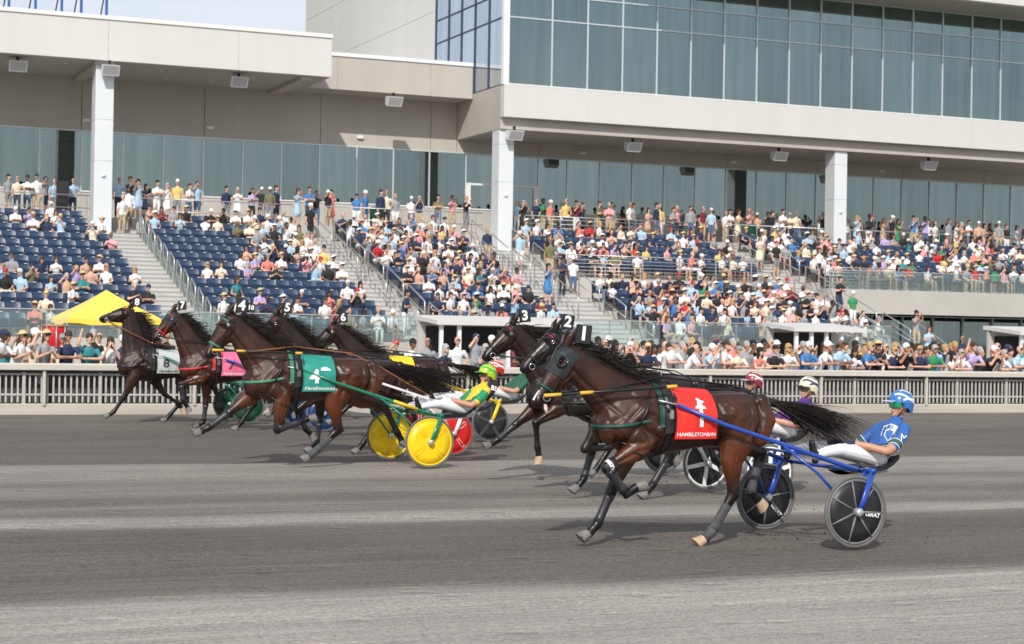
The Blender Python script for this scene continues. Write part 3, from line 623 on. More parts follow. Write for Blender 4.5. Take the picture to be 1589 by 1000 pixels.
def text_mesh(txt, size, bold=0., shear=0.):
    cu_ = bpy.data.curves.new('t', 'FONT'); cu_.body = txt; cu_.size = size; cu_.align_x = 'CENTER'; cu_.align_y = 'CENTER'; cu_.offset = bold; cu_.shear = shear; cu_.resolution_u = 3
    o = bpy.data.objects.new('t', cu_); COL.objects.link(o); dg = bpy.context.evaluated_depsgraph_get(); dg.update()
    me = bpy.data.meshes.new_from_object(o.evaluated_get(dg)); vs = [tuple(v.co) for v in me.vertices]; fs = [tuple(p.vertices) for p in me.polygons]
    bpy.data.objects.remove(o); bpy.data.curves.remove(cu_); bpy.data.meshes.remove(me); return vs, fs

def make_horse(num, label, loc, sc, coat, poll, headang, fores, hinds, lift, cloth=None, harness='leather', hood=None, boots=(), pale=(), full=True, rein='leather', pole=False, overc=True, vox=.0125, tail=(1.02, .06)):
    R2 = random.Random(100+num)
    H = thing('race_horse', label, 'horse', loc, 'trotting race horses'); H.scale = (sc,)*3
    b = MB(); SP = []          # samples (centre, radius, darkness)
    def smp(pts, rr, vals):
        for i in range(len(pts)-1):
            for k in range(5):
                t_ = k/5; SP.append((pts[i].lerp(pts[i+1], t_), rr[i]*(1-t_)+rr[i+1]*t_, vals[i]*(1-t_)+vals[i+1]*t_))
    def L3(pts, rs, rl, vals=None):
        pts = [Vector(p) for p in pts]; loft(b, pts, rs, rl); smp(pts, rs, vals or [0]*len(pts))
    # trunk (x = -forward)
    tr = [(1.12,1.17,.12,.09),(1.06,1.165,.20,.17),(.92,1.15,.265,.245),(.72,1.15,.272,.262),(.48,1.145,.258,.258),(.22,1.14,.29,.275),(.0,1.145,.332,.265),(-.14,1.165,.35,.24),(-.30,1.16,.332,.215),(-.44,1.145,.272,.19),(-.55,1.13,.19,.155),(-.60,1.12,.10,.095)]
    L3([(t[0],0,t[1]) for t in tr], [t[2] for t in tr], [t[3] for t in tr])
    L3([(.10,0,1.40),(-.08,0,1.475),(-.25,0,1.45)], [.06,.075,.08], [.05,.06,.07])          # withers
    L3([(.95,0,1.325),(.75,0,1.35),(.5,0,1.345),(.2,0,1.37)], [.075,.08,.075,.07], [.10,.12,.10,.08], [.3]*4)  # croup and loin
    # neck and head
    pu, pz = poll; pl = Vector((-pu, 0, pz-.10)); nb = Vector((-.28, 0, 1.25))
    m1 = nb.lerp(pl, .35)+Vector((0,0,-.015)); m2 = nb.lerp(pl, .7)+Vector((0,0,.02))
    L3([nb, m1, m2, pl], [.295,.24,.176,.126], [.17,.122,.094,.080], [0,.05,.1,.1])
    ha = math.radians(headang); hd = Vector((-math.cos(ha), 0, -math.sin(ha))); hn = Vector((-math.sin(ha), 0, math.cos(ha)))  # along the face, up off the face
    h0 = Vector((-pu, 0, pz-.055))
    def hp(s_, o_=0, y=0): return h0+hd*(s_*.89 if s_ > 0 else s_)+hn*o_+Vector((0,y,0))
    L3([hp(-.02,-.045),hp(.09,-.05),hp(.21,-.053),hp(.34,-.036),hp(.46,-.025),hp(.56,-.023),hp(.625,-.028)], [.095,.124,.128,.100,.077,.068,.058], [.070,.086,.084,.067,.053,.054,.047], [0,-.1,-.15,.05,.4,.75,.85])
    L3([hp(.14,-.125),hp(.25,-.135),hp(.36,-.105),hp(.49,-.078)], [.062,.056,.043,.037], [.062,.056,.043,.037], [0,0,.3,.7])     # jowl and jaw
    L3([hp(.53,-.082),hp(.60,-.078)], [.036,.03], [.038,.033], [.9,.9])                                                    # chin
    for s in (-1, 1):
        ball(b, hp(.13, .022, s*.062), .03); ball(b, hp(.59,-.008,s*.037), .023); SP.append((hp(.59,0,s*.033), .02, .9))
        e0 = hp(-.03, .035, s*.045); e1 = e0+Vector((.035, s*.024, .09)); e2 = e0+Vector((.085, s*.03, .165))
        L3([e0, e1, e2], [.03,.034,.007], [.02,.018,.006], [.2,.3,.6])
    # shoulders, haunches
    for s in (-1, 1):
        L3([(-.04,s*.10,1.40),(-.24,s*.165,1.24),(-.45,s*.135,1.05)], [.07,.10,.11], [.05,.08,.085], [.1,-.1,-.2])
        L3([(.06,s*.18,1.20),(-.05,s*.205,1.04)], [.11,.10], [.06,.068], [0,-.3])
        ball(b, (-.54, s*.078, 1.06), (.09,.085,.14))
        L3([(1.04,s*.10,1.34),(1.10,s*.12,1.14),(1.02,s*.14,.95)], [.09,.105,.085], [.08,.09,.072], [0,-.4,-.7])
        L3([(.62,s*.16,1.29),(.76,s*.18,1.18),(.74,s*.17,1.01)], [.07,.14,.13], [.06,.09,.088], [0,-.2,-.4])
    hoofs = []; legpts = {}
    for key, s, (eu, ez, A, K, Pa) in [('LF',-1,fores[0]), ('RF',1,fores[1])]:
        y = s*.15; e = Vector((-.13-eu, y, .93+ez)); kn = e+dirv(A)*LF_; ft = kn+dirv(K)*LC_; cn_ = ft+dirv(Pa)*LP_
        y2 = Vector((0, -s*.015, 0)); kn += y2; ft += y2*1.4; cn_ += y2*1.4
        up_ = Vector((-.38, s*.13, 1.09)).lerp(e, .35); av = dirv(A)
        L3([up_, e+Vector((.01,0,.02)), e.lerp(kn,.22), e.lerp(kn,.5), e.lerp(kn,.8), kn], [.125,.125,.115,.088,.060,.058], [.085,.092,.084,.066,.050,.051], [-.2,-.4,-.55,-.45,.2,.9])
        kv = dirv(K)
        L3([kn-kv*.015, kn+kv*.05, kn.lerp(ft,.35), kn.lerp(ft,.75), ft, ft.lerp(cn_,.5), cn_], [.060,.048,.040,.039,.050,.041,.046], [.053,.043,.033,.033,.045,.037,.044], [1]*7)
        hoofs.append((key, cn_, Pa)); legpts[key] = (e, kn, ft, cn_, K, A)
    for key, s, (su, sz, G, Cc, Pa) in [('LH',-1,hinds[0]), ('RH',1,hinds[1])]:
        y = s*.155; st = Vector((.66-su, y, .94+sz)); hk = st+dirv(G)*HG_; ft = hk+dirv(Cc)*HC_; cn_ = ft+dirv(Pa)*LP_
        hk += Vector((.0, -s*.02, 0)); ft += Vector((0,-s*.02,0)); cn_ += Vector((0,-s*.02,0))
        hip = Vector((.86, s*.13, 1.2)); mid = hip.lerp(st, .6)
        L3([hip, mid, st+Vector((.05,0,-.01)), st.lerp(hk,.35)+dirv(G+90)*.015, st.lerp(hk,.7), hk], [.21,.19,.165,.120,.072,.062], [.115,.12,.11,.082,.056,.051], [-.1,-.3,-.6,-.7,-.1,.8])
        bk = dirv(Cc-90)           # point of hock sticks out backwards
        L3([st.lerp(hk,.62)+dirv(G-90)*.03, hk+bk*.045-dirv(Cc)*.035], [.026,.032], [.022,.026], [.6,.9])
        L3([hk-dirv(Cc)*.02, hk+dirv(Cc)*.07, hk.lerp(ft,.4), hk.lerp(ft,.8), ft, ft.lerp(cn_,.5), cn_], [.066,.054,.043,.041,.051,.042,.047], [.053,.043,.035,.034,.046,.038,.045], [1]*7)
        hoofs.append((key, cn_, Pa)); legpts[key] = (st, hk, ft, cn_, Cc, G)
    me = fuse(b, vox, 4, .5)
    L_ = [([(-.06,1.47),(-.26,1.30),(-.43,1.12)], .028, .020, .05), ([(.07,1.40),(.11,1.2),(.06,1.0)], .030, .016, .08), ([(-.22,1.24),(-.06,1.12),(.0,.97)], .022, .013, .1), ([(-.33,1.17),(-.22,1.05),(-.16,.93)], .024, .014, .08),
          ([(.52,1.12),(.60,1.0),(.56,.88)], .032, .022, .1), ([(.50,1.34),(.56,1.22),(.60,1.08)], .030, .014, .1), ([(.99,1.36),(1.0,1.15),(.93,.92)], .024, .017, .06), ([(.87,1.33),(.88,1.12),(.80,.92)], .024, .013, .08), ([(.72,1.30),(.66,1.18)], .04, -.012, .1),
          ([(-.17,1.18),(-.13,1.10),(-.10,1.02)], .05, -.010, .12), ([(.79,1.22),(.76,1.05)], .05, -.008, .12), ([(1.05,1.22),(1.02,1.0)], .04, -.010, .08)]
    for k in range(6): L_.append(([(.16+.075*k,1.30),(.22+.075*k,1.12),(.20+.075*k,.98)], .016, .0045, .12))
    dn_ = (pl-nb).normalized(); pn_ = Vector((dn_.z,0,-dn_.x)); pn_ = pn_ if pn_.z < 0 else -pn_          # towards the throat
    jg = [nb.lerp(pl,t_)+pn_*w_ for t_, w_ in ((.05,.15),(.4,.12),(.75,.09),(.95,.07))]; L_.append(([(p.x,p.z) for p in jg], .020, .014, .03))
    jm = [nb.lerp(pl,t_)-pn_*w_ for t_, w_ in ((.0,.08),(.4,.07),(.8,.05))]; L_.append(([(p.x,p.z) for p in jm], .030, .010, .03))
    fc_ = [hp(q_, o_) for q_, o_ in ((.10,-.02),(.22,-.035),(.34,-.03))]; L_.append(([(p.x,p.z) for p in fc_], .012, -.006, .03))
    jw = [hp(q_, o_) for q_, o_ in ((.04,-.10),(.12,-.15),(.22,-.135),(.30,-.10))]; L_.append(([(p.x,p.z) for p in jw], .014, .008, .03))
    ck = [hp(q_, o_) for q_, o_ in ((.36,-.03),(.50,-.055))]; L_.append(([(p.x,p.z) for p in ck], .016, .006, .02))
    for key in ('LF','RF','LH','RH'):
        e_, k_, f_ = legpts[key][:3]; A_ = e_.lerp(k_, .12); B_ = e_.lerp(k_, .85); sd = -1 if key[0] == 'L' else 1
        L_.append(([(A_.x-.02,A_.z),(B_.x-.004,B_.z)], .014, .009, .04)); L_.append(([(A_.x+.045,A_.z),(B_.x+.012,B_.z)], .014, .008, .04))
        g_ = k_.lerp(f_, .15); h_ = k_.lerp(f_, .9); L_.append(([(g_.x+.004,g_.z),(h_.x+.004,h_.z)], .010, .006, .03))
    carve(me, L_)
    lo = min(c.z-.075*math.cos(math.radians(min(70, abs(p)))) - .0 for _, c, p in hoofs); dz = lift-lo
    v = co(me); SC_ = np.array([list(p) for p, _, _ in SP], np.float32); SR = np.array([r_ for _, r_, _ in SP], np.float32); SV = np.array([q for _, _, q in SP], np.float32)
    a = attr_smooth(me, nearest_val(v, SC_, SR, SV), 6)
    at = me.attributes.new('coat', 'FLOAT', 'POINT'); at.data.foreach_set('value', np.clip(a, -1, 1))
    v[:,2] += dz; me.vertices.foreach_set('co', v.ravel()); me.update(); me.materials.append(HM[coat]); me.name = 'horse_body'
    obj('body', me, H)
    bv = BVHTree.FromPolygons([tuple(p) for p in v.tolist()], [tuple(p.vertices) for p in me.polygons])
    DZ = Vector((0,0,dz))
    def hpd(*q): return hp(*q)+DZ
    def cast(o_, d_, far=.6, off=.008):
        o_ = Vector(o_); d_ = Vector(d_).normalized(); h = bv.ray_cast(o_+d_*far, -d_, far)
        return (h[0]+d_*off) if h[0] is not None else o_+d_*.12
    # hooves
    for key, c, p in hoofs:
        d = dirv(p); c = c+DZ; pp = math.radians(p); f_ = Vector((-math.cos(pp), 0, math.sin(pp)))   # f_: toe side
        hb = MB(); n = 16; rows = []
        for t_, r_, sh in [(-.012,.044,0),(0,.047,.0),(.05,.056,.014),(.085,.062,.024)]:
            rows.append([c+d*t_+f_*(math.cos(2*math.pi*k/n)*r_*(1.15 if math.cos(2*math.pi*k/n) > 0 else .9)+sh)+Vector((0,1,0))*math.sin(2*math.pi*k/n)*r_*.92 for k in range(n)])
        for k in range(len(rows)-1): hb.add(rows[k]+rows[k+1], [(i, (i+1)%n, n+(i+1)%n, n+i) for i in range(n)], 0, True)
        hb.add(rows[-1], [tuple(range(n))]); hb.build('hoof', HM['palehoof' if key in pale else 'hoof'], H)
    # eyes
    for s in (-1, 1):
        eb = MB(); ball(eb, hpd(.135,.018,s*.077), .019, 12); eb.sm = [True]*len(eb.f); eb.build('eye', HM['eye'], H)
    # hair: many tapering locks
    def lock(mb, p, d, ln, drop, w, seg=5, wob=.02):
        pts = []; q = Vector(p); d = Vector(d).normalized(); ph = R2.random()*6.28
        for i in range(seg+1):
            t_ = i/seg; pts.append(q+d*ln*t_+Vector((0, math.sin(ph+t_*4)*wob*t_, -drop*t_**1.6+math.cos(ph+t_*5)*wob*.6*t_)))
        mb.tube(pts, [w*(1-.92*(i/seg)**1.5) for i in range(seg+1)], 4, 0, True, .5)
    mn = MB(); cl = [nb, m1, m2, pl]
    def crest(t_):
        k = min(2, int(t_*3)); q = t_*3-k; p = cl[k].lerp(cl[k+1], q); d = (pl-nb).normalized(); up = Vector((d.z, 0, -d.x)); up = up if up.z > 0 else -up
        return bv.ray_cast(p+DZ+up*.5, -up, .6)[0] or p+DZ+up*.12
    for i in range(720 if full else 340):
        t_ = R2.uniform(.12, 1.0); p = crest(t_)+Vector((0,R2.uniform(-.018,.018),-.01))
        lock(mn, p, (1, R2.uniform(-.45,.12), R2.uniform(-.22,.55)), R2.uniform(.16,.43)*(1.1-.3*t_)*(1.25 if R2.random() < .12 else 1), R2.uniform(.06,.20), R2.uniform(.0025,.0065), 6, .035)
    for i in range(14): lock(mn, hpd(-.02,.06,R2.uniform(-.03,.03)), (R2.uniform(.3,1),R2.uniform(-.5,.3),R2.uniform(-.4,.5)), R2.uniform(.10,.2), .05, .005)
    mn.build('mane', HM['hair'], H)
    tl = MB(); dk = Vector((1.10,0,1.30))+DZ; tl.tube([dk+Vector((-.05,0,-.01)), dk+Vector((.06,0,.02)), dk+Vector((.20,0,.0)), dk+Vector((.34,0,-.06))], [.05,.045,.04,.02], 8, 0, True, .8)
    cl_ = [(R2.uniform(-.09,.09), tail[1]+R2.uniform(-.10,.10), R2.uniform(.30,.46)) for _ in range(12)]
    for i in range(460 if full else 200):
        t_ = R2.random(); ca, cb_, cd_ = R2.choice(cl_); p = dk+Vector((.03+.28*t_, R2.uniform(-.03,.03), .02-.05*t_))
        lock(tl, p, (1, ca+R2.uniform(-.06,.06), cb_+R2.uniform(-.07,.07)), tail[0]*R2.uniform(.45,1.05)**1.1, cd_+R2.uniform(-.06,.06), R2.uniform(.002,.0052), 7, .04)
    tl.build('tail', HM['hair'], H)
    # --- harness
    hm = HM[harness]
    def band(name, c, ax, a0, a1, w, m_, off=.007, n=26, thick=.006, par=None, far=.75):
        c = Vector(c)+DZ; ax = Vector(ax).normalized(); e1 = Vector((0,-1,0)); e1 = (e1-ax*e1.dot(ax)).normalized(); e2 = ax.cross(e1); rows = []
        for sgn in (-.5, .5):
            rows.append([cast(c+ax*w*sgn, e1*math.cos(t_)+e2*math.sin(t_), far, off) for t_ in [math.radians(a0+(a1-a0)*k/n) for k in range(n+1)]])
        out = [[p+(p-c).normalized()*thick for p in r_] for r_ in rows]
        mb = MB(); mb.grid([rows[0], out[0], out[1], rows[1]]); return mb.build(name, m_, par or H)
    up_ax = (-1,0,0)
    gi = band('girth', (-.0,0,1.18), up_ax, -180, 180, .06, HM['leather'], .006, 48)
    band('saddle_pad', (-.0,0,1.2), up_ax, -22, 202, .20, HM[harness] if harness != 'leather' else HM['boot'], .010, 34)
    band('saddle', (-.0,0,1.2), up_ax, -30, 210, .11, HM['leather'], .020, 34, .012)
    for s in (-1, 1):
        bk = MB(); p = cast((-.0,0,1.22+dz), (0,s,0), .75, .034); bk.box(p.x-.022, p.x+.022, p.y-.006, p.y+.006, p.z-.05, p.z+.03); bk.build('buckle', HM['chrome'], H)
    # breast collar: ring round the chest, sloping down to the front
    pts = []
    for k in range(31):
        t_ = math.radians(-96+192*k/30); d = Vector((-math.cos(t_), math.sin(t_), 0)); z = 1.14-.05*math.cos(t_)+dz; pts.append([cast((-.22,0,z+q), d, .75, .008) for q in (-.017,.017)])
    bc = MB(); bc.grid([[p[0] for p in pts], [p[0]+(p[0]-Vector((-.2,0,p[0].z))).normalized()*.006 for p in pts], [p[1]+(p[1]-Vector((-.2,0,p[1].z))).normalized()*.006 for p in pts], [p[1] for p in pts]]); bc.build('breast_collar', hm, H)
    for s in (-1, 1):
        q = [cast((-.30+.16*k/5, 0, 1.10+.33*k/5+dz), (0,s,0), .6, .008) for k in range(6)]
        MB().tube(q, .010, 6, 0, True, .6).build('neck_strap', HM['leather'], H)
        q = [cast((-.05-.36*k/6, 0, .955+.045*k/6+dz), (-.35*k/6,s,-.9+.55*k/6), .7, .008) for k in range(7)]
        MB().tube(q, .009, 6, 0, True, .6).build('martingale', HM['leather'], H)
    # bridle
    br = HM['leather'] if harness in ('leather','dgreen','tgreen') else hm
    band('noseband', hp(.44,-.038), hd, -180, 180, .026, hm, .005, 28, .005, far=.17)
    band('crownpiece', hp(.02,-.05), hd, -25, 205, .026, br, .005, 28, .005, far=.16)
    for s in (-1, 1):
        MB().tube([cast(hpd(q_, -.005-.075*q_/.4), (0,s,0), .2, .007) for q_ in (.02,.1,.18,.26,.34,.42,.51)], .010, 6, 0, True, .5).build('cheek_strap', br, H)
        p = cast(hpd(.52,-.06), (0,s,0), .3, .012); MB().ring(p, (.2,1,0), .033, .0055, 20, 6).build('bit_ring', HM['chrome'], H)
        p2 = cast(hpd(.10,-.02), (0,s,0), .3, .016); MB().ring(p2, (.2,1,0), .016, .004, 14, 6).build('buckle_ring', HM['chrome'], H)
    # nostrils and mouth line
    for s in (-1, 1):
        nb_ = MB(); pn = cast(hpd(.600,-.012), (0,s,0), .2, -.004); ball(nb_, pn, (.021,.007,.013), 12); nb_.sm = [True]*len(nb_.f); nb_.build('nostril', HM['numblack'], H)
        MB().tube([cast(hpd(q_,-.062-.012*(q_-.52)/.1), (0,s,0), .2, .0005) for q_ in (.50,.54,.58,.615)], [.003,.004,.004,.003], 5, 0, True, .6).build('mouth_line', HM['numblack'], H)
    if num == 1:
        tg = MB(); q0 = hpd(.585,-.085,-.045); tg.tube([q0, q0+Vector((.0,-.018,-.04)), q0+Vector((.01,-.02,-.085))], [.016,.019,.010], 8, 0, True, .45); tg.build('tongue', HM['grain'], H)
        sn = MB(); sn.grid([[cast(hpd(q_,-.02), hn+Vector((0,-w_,0)), .2, .0025) for w_ in (.55-.25*(q_-.5)/.1,.75)] for q_ in (.50,.53,.56,.59,.615)]); sn.build('white_snip', HM['band'], H)
    # brow band
    MB().tube([cast(hpd(.055,.0), (0,math.sin(t_)*1,0) if False else Vector((0,math.sin(t_),0))+hn*math.cos(t_), .3, .007) for t_ in [math.radians(-95+190*k/14) for k in range(15)]], .011, 6, 0, True, .5).build('browband', hm if harness != 'leather' else HM['dkstrap'], H)
    if hood:
        # cloth hood over forehead and cheeks with an opening at the eye
        for s in (-1, 1):
            mb = MB(); nn_, mm_ = 15, 15; G_ = {}; vs = []; fs = []
            for i in range(nn_):
                for j in range(mm_):
                    s_ = -.03+.31*i/(nn_-1); t_ = math.radians(0+128*j/(mm_-1)); vs.append(cast(hpd(s_,-.045), hn*math.cos(t_)+Vector((0,s*math.sin(t_),0)), .3, .011 if not (.09 < s_ < .17 and 50 < math.degrees(t_) < 80) else .02))
            ec = cast(hpd(.135,.018), (0,s,0), .3, .011)
            for i in range(nn_-1):
                for j in range(mm_-1):
                    q = [i*mm_+j, i*mm_+j+1, (i+1)*mm_+j+1, (i+1)*mm_+j]; cc = sum((vs[k] for k in q), Vector())/4
                    if (cc-ec).length < .043 and hood == 'hood': continue
                    fs.append(q if s > 0 else q[::-1])
            mb.add(vs, fs, 0, True); hk_ = mb.build('hood_side', HM['hood'], H)
            if hood == 'hood': MB().ring(ec+Vector((0,s*.008,0)), Vector((.1,s,.1)), .046, .011, 22, 8).build('eye_cup_rim', HM['hood'], hk_)
    else:
        for s in (-1, 1):
            e = cast(hpd(.165,.03), (0,s,0), .3, .01); mb = MB(); P = []
            for i in range(7):
                t_ = math.radians(-80+160*i/6); P.append([e+hd*(-.02-.05*math.cos(t_)*k_+.03)+hn*(math.sin(t_)*.055)+Vector((0,s*(.012+.040*k_),0)) for k_ in (0,.5,1)])
            mb.grid(P); mb.build('blinker', HM['leather'], H)
    # head number on top of the poll
    npl = thing_part = MB(); c = Vector((-pu+.15, -.065, pz+.105))+DZ; wd = .075 if num < 10 else .085
    pb = MB(); pb.cbox(-wd, wd, -.010, .010, -.085, .085, .010); pm = pb.build('head_number', HM['numblack'], H, c); pm.rotation_euler = (0, math.radians(R2.uniform(-9,9)), math.radians(-12))
    vs, fs = text_mesh(str(num), .175 if num < 10 else .13, .006)
    for s in (-1, 1):
        tb = MB(); tb.add([(x*(-s), s*.0125, z) for x, z, _ in vs], fs); tb.build('numeral', HM['numwhite'], pm)
    MB().tube([hpd(-.03,.05), c+Vector((0,0,-.07))], .012, 6).build('number_stem', HM['leather'], H)
    # overcheck along the crest to the saddle
    wi = cast((-.0,0,1.2+dz), (0,0,1), .7, .03)
    MB().tube([hpd(.36,.06),hpd(.2,.075),hpd(.02,.09),hpd(-.08,.06)]+[crest(t_)+Vector((0,-.02,.014)) for t_ in (.8,.6,.4,.2)]+[wi], .008, 6).build('overcheck', HM['leather'], H)
    MB().ring(wi+Vector((0,-.05,.02)), (1,0,0), .026, .005, 16, 6).build('terret', HM['chrome'], H)
    MB().tube([wi]+[cast((x,0,1.2+dz), (0,0,1), .7, .012) for x in (.2,.4,.6,.8,1.0)], .011, 6, 0, True, .6).build('back_strap', HM['leather'], H)
    bit = {s: cast(hpd(.52,-.06), (0,s,0), .3, .03) for s in (-1, 1)}
    if pole:
        a_ = bit[-1]+Vector((-.04,-.035,.02)); z_ = Vector((.03,-.33,1.47+dz)); MB().tube([a_, z_], .014, 8).build('head_pole', HM['leather'], H)
        for t0, t1 in ((-.01,.12),(.26,.36),(.92,1.0)): MB().tube([a_.lerp(z_,t0), a_.lerp(z_,t1)], .0165, 8).build('pole_ferrule', HM['polewood'], H)
    # boots and bandages
    for key, kind, t0, t1, m_ in boots:
        e, k_, f_, c_, *_r = [q+DZ if isinstance(q, Vector) else q for q in legpts[key]]
        A_, B_ = {'cannon': (k_, f_), 'knee': (e.lerp(k_, .7), k_.lerp(f_, .25)), 'fetlock': (k_.lerp(f_,.7), c_), 'fore': (e, k_)}[kind]
        cs = [A_.lerp(B_, t0+(t1-t0)*i/6) for i in range(7)]
        if kind == 'knee': cs = [e.lerp(k_, .78), e.lerp(k_, .9), k_, k_.lerp(f_, .12), k_.lerp(f_, .25)]
        if kind == 'fetlock': cs = [k_.lerp(f_,.72), k_.lerp(f_,.88), f_, f_.lerp(c_,.5), c_.lerp(f_,.1)]
        rows = []
        for i, p in enumerate(cs):
            d = (cs[min(i+1,len(cs)-1)]-cs[max(i-1,0)]).normalized(); e1 = Vector((0,-1,0)); e1 = (e1-d*e1.dot(d)).normalized(); e2 = d.cross(e1)
            rows.append([cast(p, e1*math.cos(t_)+e2*math.sin(t_), .085, .006) if (cast(p, e1*math.cos(t_)+e2*math.sin(t_), .085, .006)-p).length < .09 else p+(e1*math.cos(t_)+e2*math.sin(t_))*.05 for t_ in [2*math.pi*q/16 for q in range(17)]])
        mb = MB(); mb.grid([[p+(cs[0]-p)*.2 for p in rows[0]]]+rows+[[p+(cs[-1]-p)*.2 for p in rows[-1]]]); mb.build('leg_boot' if m_ != 'band' else 'leg_bandage', HM[m_], H)
    # saddle cloth with number and lettering
    if cloth:
        cm, nc, mk = cloth; NU, NA = 16, 18; x0, x1 = .055, .50; GR = []
        for i in range(NU+1):
            x = x0+(x1-x0)*i/NU; r_ = []
            for j in range(-NA, NA+1):
                aj = abs(j)/NA; s = -1 if j < 0 else 1
                if aj < .5: t_ = math.radians(aj/.5*84); p = cast((x,0,1.22+dz), (0, s*math.sin(t_), math.cos(t_)), .7, .016)
                else: p = cast((x,0,1.247+dz-(aj-.5)/.5*.265), (0,s,0), .7, .017+.006*math.sin(i*1.1)*aj)
                r_.append(p)
            for j in range(NA-9, -1, -1): r_[j].y = min(r_[j].y, r_[j+1].y+.004)
            for j in range(NA+9, 2*NA+1): r_[j].y = max(r_[j].y, r_[j-1].y-.004)
            GR.append(r_)
        mb = MB(); mb.grid(GR); mb.grid([[p+Vector((0,0,-.0)) - Vector((0, math.copysign(.006, p.y), .004)) for p in r_] for r_ in GR[::-1]])
        bot = [r_[0] for r_ in GR]; co_ = mb.build('saddle_cloth', cm, H)
        def surf(a_, bq, off=.007):      # near side: a_ 0..1 front to back, bq 0..1 spine to lower edge
            i = min(NU-1e-4, max(0, a_*NU)); j = NA-min(NA-1e-4, max(0, bq*NA)); i0, j0 = int(i), int(j); fi, fj = i-i0, j-j0; j1 = min(j0+1, 2*NA)
            p = GR[i0][j0].lerp(GR[i0+1][j0], fi).lerp(GR[i0][j1].lerp(GR[i0+1][j1], fi), fj)
            return p+Vector((0, -off*.9, off*.45))
        WD = x1-x0; HT = .60
        for kind, data, a_, bq, size, bold, shear, mc in mk:
            if kind == 'text':
                vs, fs = text_mesh(data, size, bold, shear); bmt = bmesh.new()
                for q in vs: bmt.verts.new(q)
                bmt.verts.ensure_lookup_table()
                for f in fs:
                    try: bmt.faces.new([bmt.verts[k] for k in f])
                    except ValueError: pass
                bmesh.ops.triangulate(bmt, faces=bmt.faces[:]); bmesh.ops.subdivide_edges(bmt, edges=[e for e in bmt.edges if e.calc_length() > .025], cuts=2, use_grid_fill=False); bmesh.ops.triangulate(bmt, faces=bmt.faces[:])
                bmt.verts.index_update(); vs = [tuple(q.co) for q in bmt.verts]; fs = [tuple(q.index for q in f.verts) for f in bmt.faces]; bmt.free()
            else: vs, fs = data
            tb = MB(); tb.add([surf(a_+x/WD, bq-y/HT) for x, y, *_ in vs], fs); tb.build('numeral' if kind == 'text' and data.isdigit() else ('lettering' if kind == 'text' else 'emblem'), mc, co_)
    return H, dict(dz=dz, bit=bit, wi=wi, bv=bv)
# ------------------------------------------------------------------ sulkies
SK = {}
def cm_(name, c, r=.35, **k):
    if name not in SK: SK[name] = mat(name, c, r, **k)
    return SK[name]
TYRE = mat('grey tyre rubber', (.10,.10,.10), .75, (.16,.155,.15), 8); RIM = mat('worn grey rim', (.13,.133,.138), .4, (.20,.20,.21), 6)
def wheel(par, x, y, R0, style, cd, cs, txt=None, s_rot=0.):
    """disc wheel in the x-z plane; par = the sulky"""
    w = MB(); w.lathe((0,-.016,0), (0,1,0), [(.03,0),(R0*.55,.004),(R0*.86,.008),(R0*.86,.024),(R0*.55,.028),(.03,.032)], 40)
    W_ = w.build('wheel', cd, par, (x, y, R0+.001)); W_.rotation_euler = (0, s_rot, 0)
    MB().ring((0,0,0), (0,1,0), R0-.017, .017, 48, 8).build('tyre', TYRE, W_)
    MB().ring((0,0,0), (0,1,0), R0-.045, .015, 48, 8).build('rim', cs if style in ('spoke7','star') else cd, W_)
    if style == 'spoke7':
        for k in range(7):
            a = 2*math.pi*k/7; d = Vector((math.cos(a),0,math.sin(a))); sp = MB(); [sp.tube([d*.03+Vector((0,q*.02,0)), d*(R0-.05)+Vector((0,q*.014,0))], [.012,.008], 6, 0, True) for q in (-1,1)]; sp.build('spoke', cs, W_)
    elif style == 'star':
        for k in range(5):
            a = 2*math.pi*k/5+.3; d = Vector((math.cos(a),0,math.sin(a))); e = Vector((-d.z,0,d.x)); sp = MB()
            for s in (-1, 1): sp.hull8([d*.03-e*.026+Vector((0,s*.017-.006,0)), d*(R0-.05)-e*.024+Vector((0,s*.017-.006,0)), d*(R0-.05)-e*.024+Vector((0,s*.017+.006,0)), d*.03-e*.026+Vector((0,s*.017+.006,0)), d*.03+e*.026+Vector((0,s*.017-.006,0)), d*(R0-.05)+e*.024+Vector((0,s*.017-.006,0)), d*(R0-.05)+e*.024+Vector((0,s*.017+.006,0)), d*.03+e*.026+Vector((0,s*.017+.006,0))])
            sp.build('spoke', cs, W_)
    else:
        for k in range(4):
            a = 2*math.pi*k/4+.75; d = Vector((math.cos(a),0,math.sin(a))); e = Vector((-d.z,0,d.x)); sp = MB()
            for s in (-1, 1):
                for q in (-.028, .028): sp.tube([d*.09+e*q*.5+Vector((0,s*.0165,0)), d*(R0*.76)+e*q+Vector((0,s*.0135,0))], .004, 5)
                sp.tube([d*(R0*.76)-e*.028+Vector((0,s*.0135,0)), d*(R0*.76)+e*.028+Vector((0,s*.0135,0))], .004, 5)
            sp.build('emboss', cs, W_)
    for s in (-1,): MB().lathe((0,0,0), (0,s,0), [(.04,-.06),(.04,.07),(.032,.085),(.012,.09)], 16).build('hub', M['steel'], W_)
    if txt:
        vs, fs = text_mesh(txt, .055, .002); tb = MB(); a = -.12; tb.add([((px+.175)*math.cos(a)-pz*math.sin(a), -.023, (px+.175)*math.sin(a)+pz*math.cos(a)) for px, pz, _ in vs], fs); tb.build('lettering', HM['numwhite'], W_)
    return W_
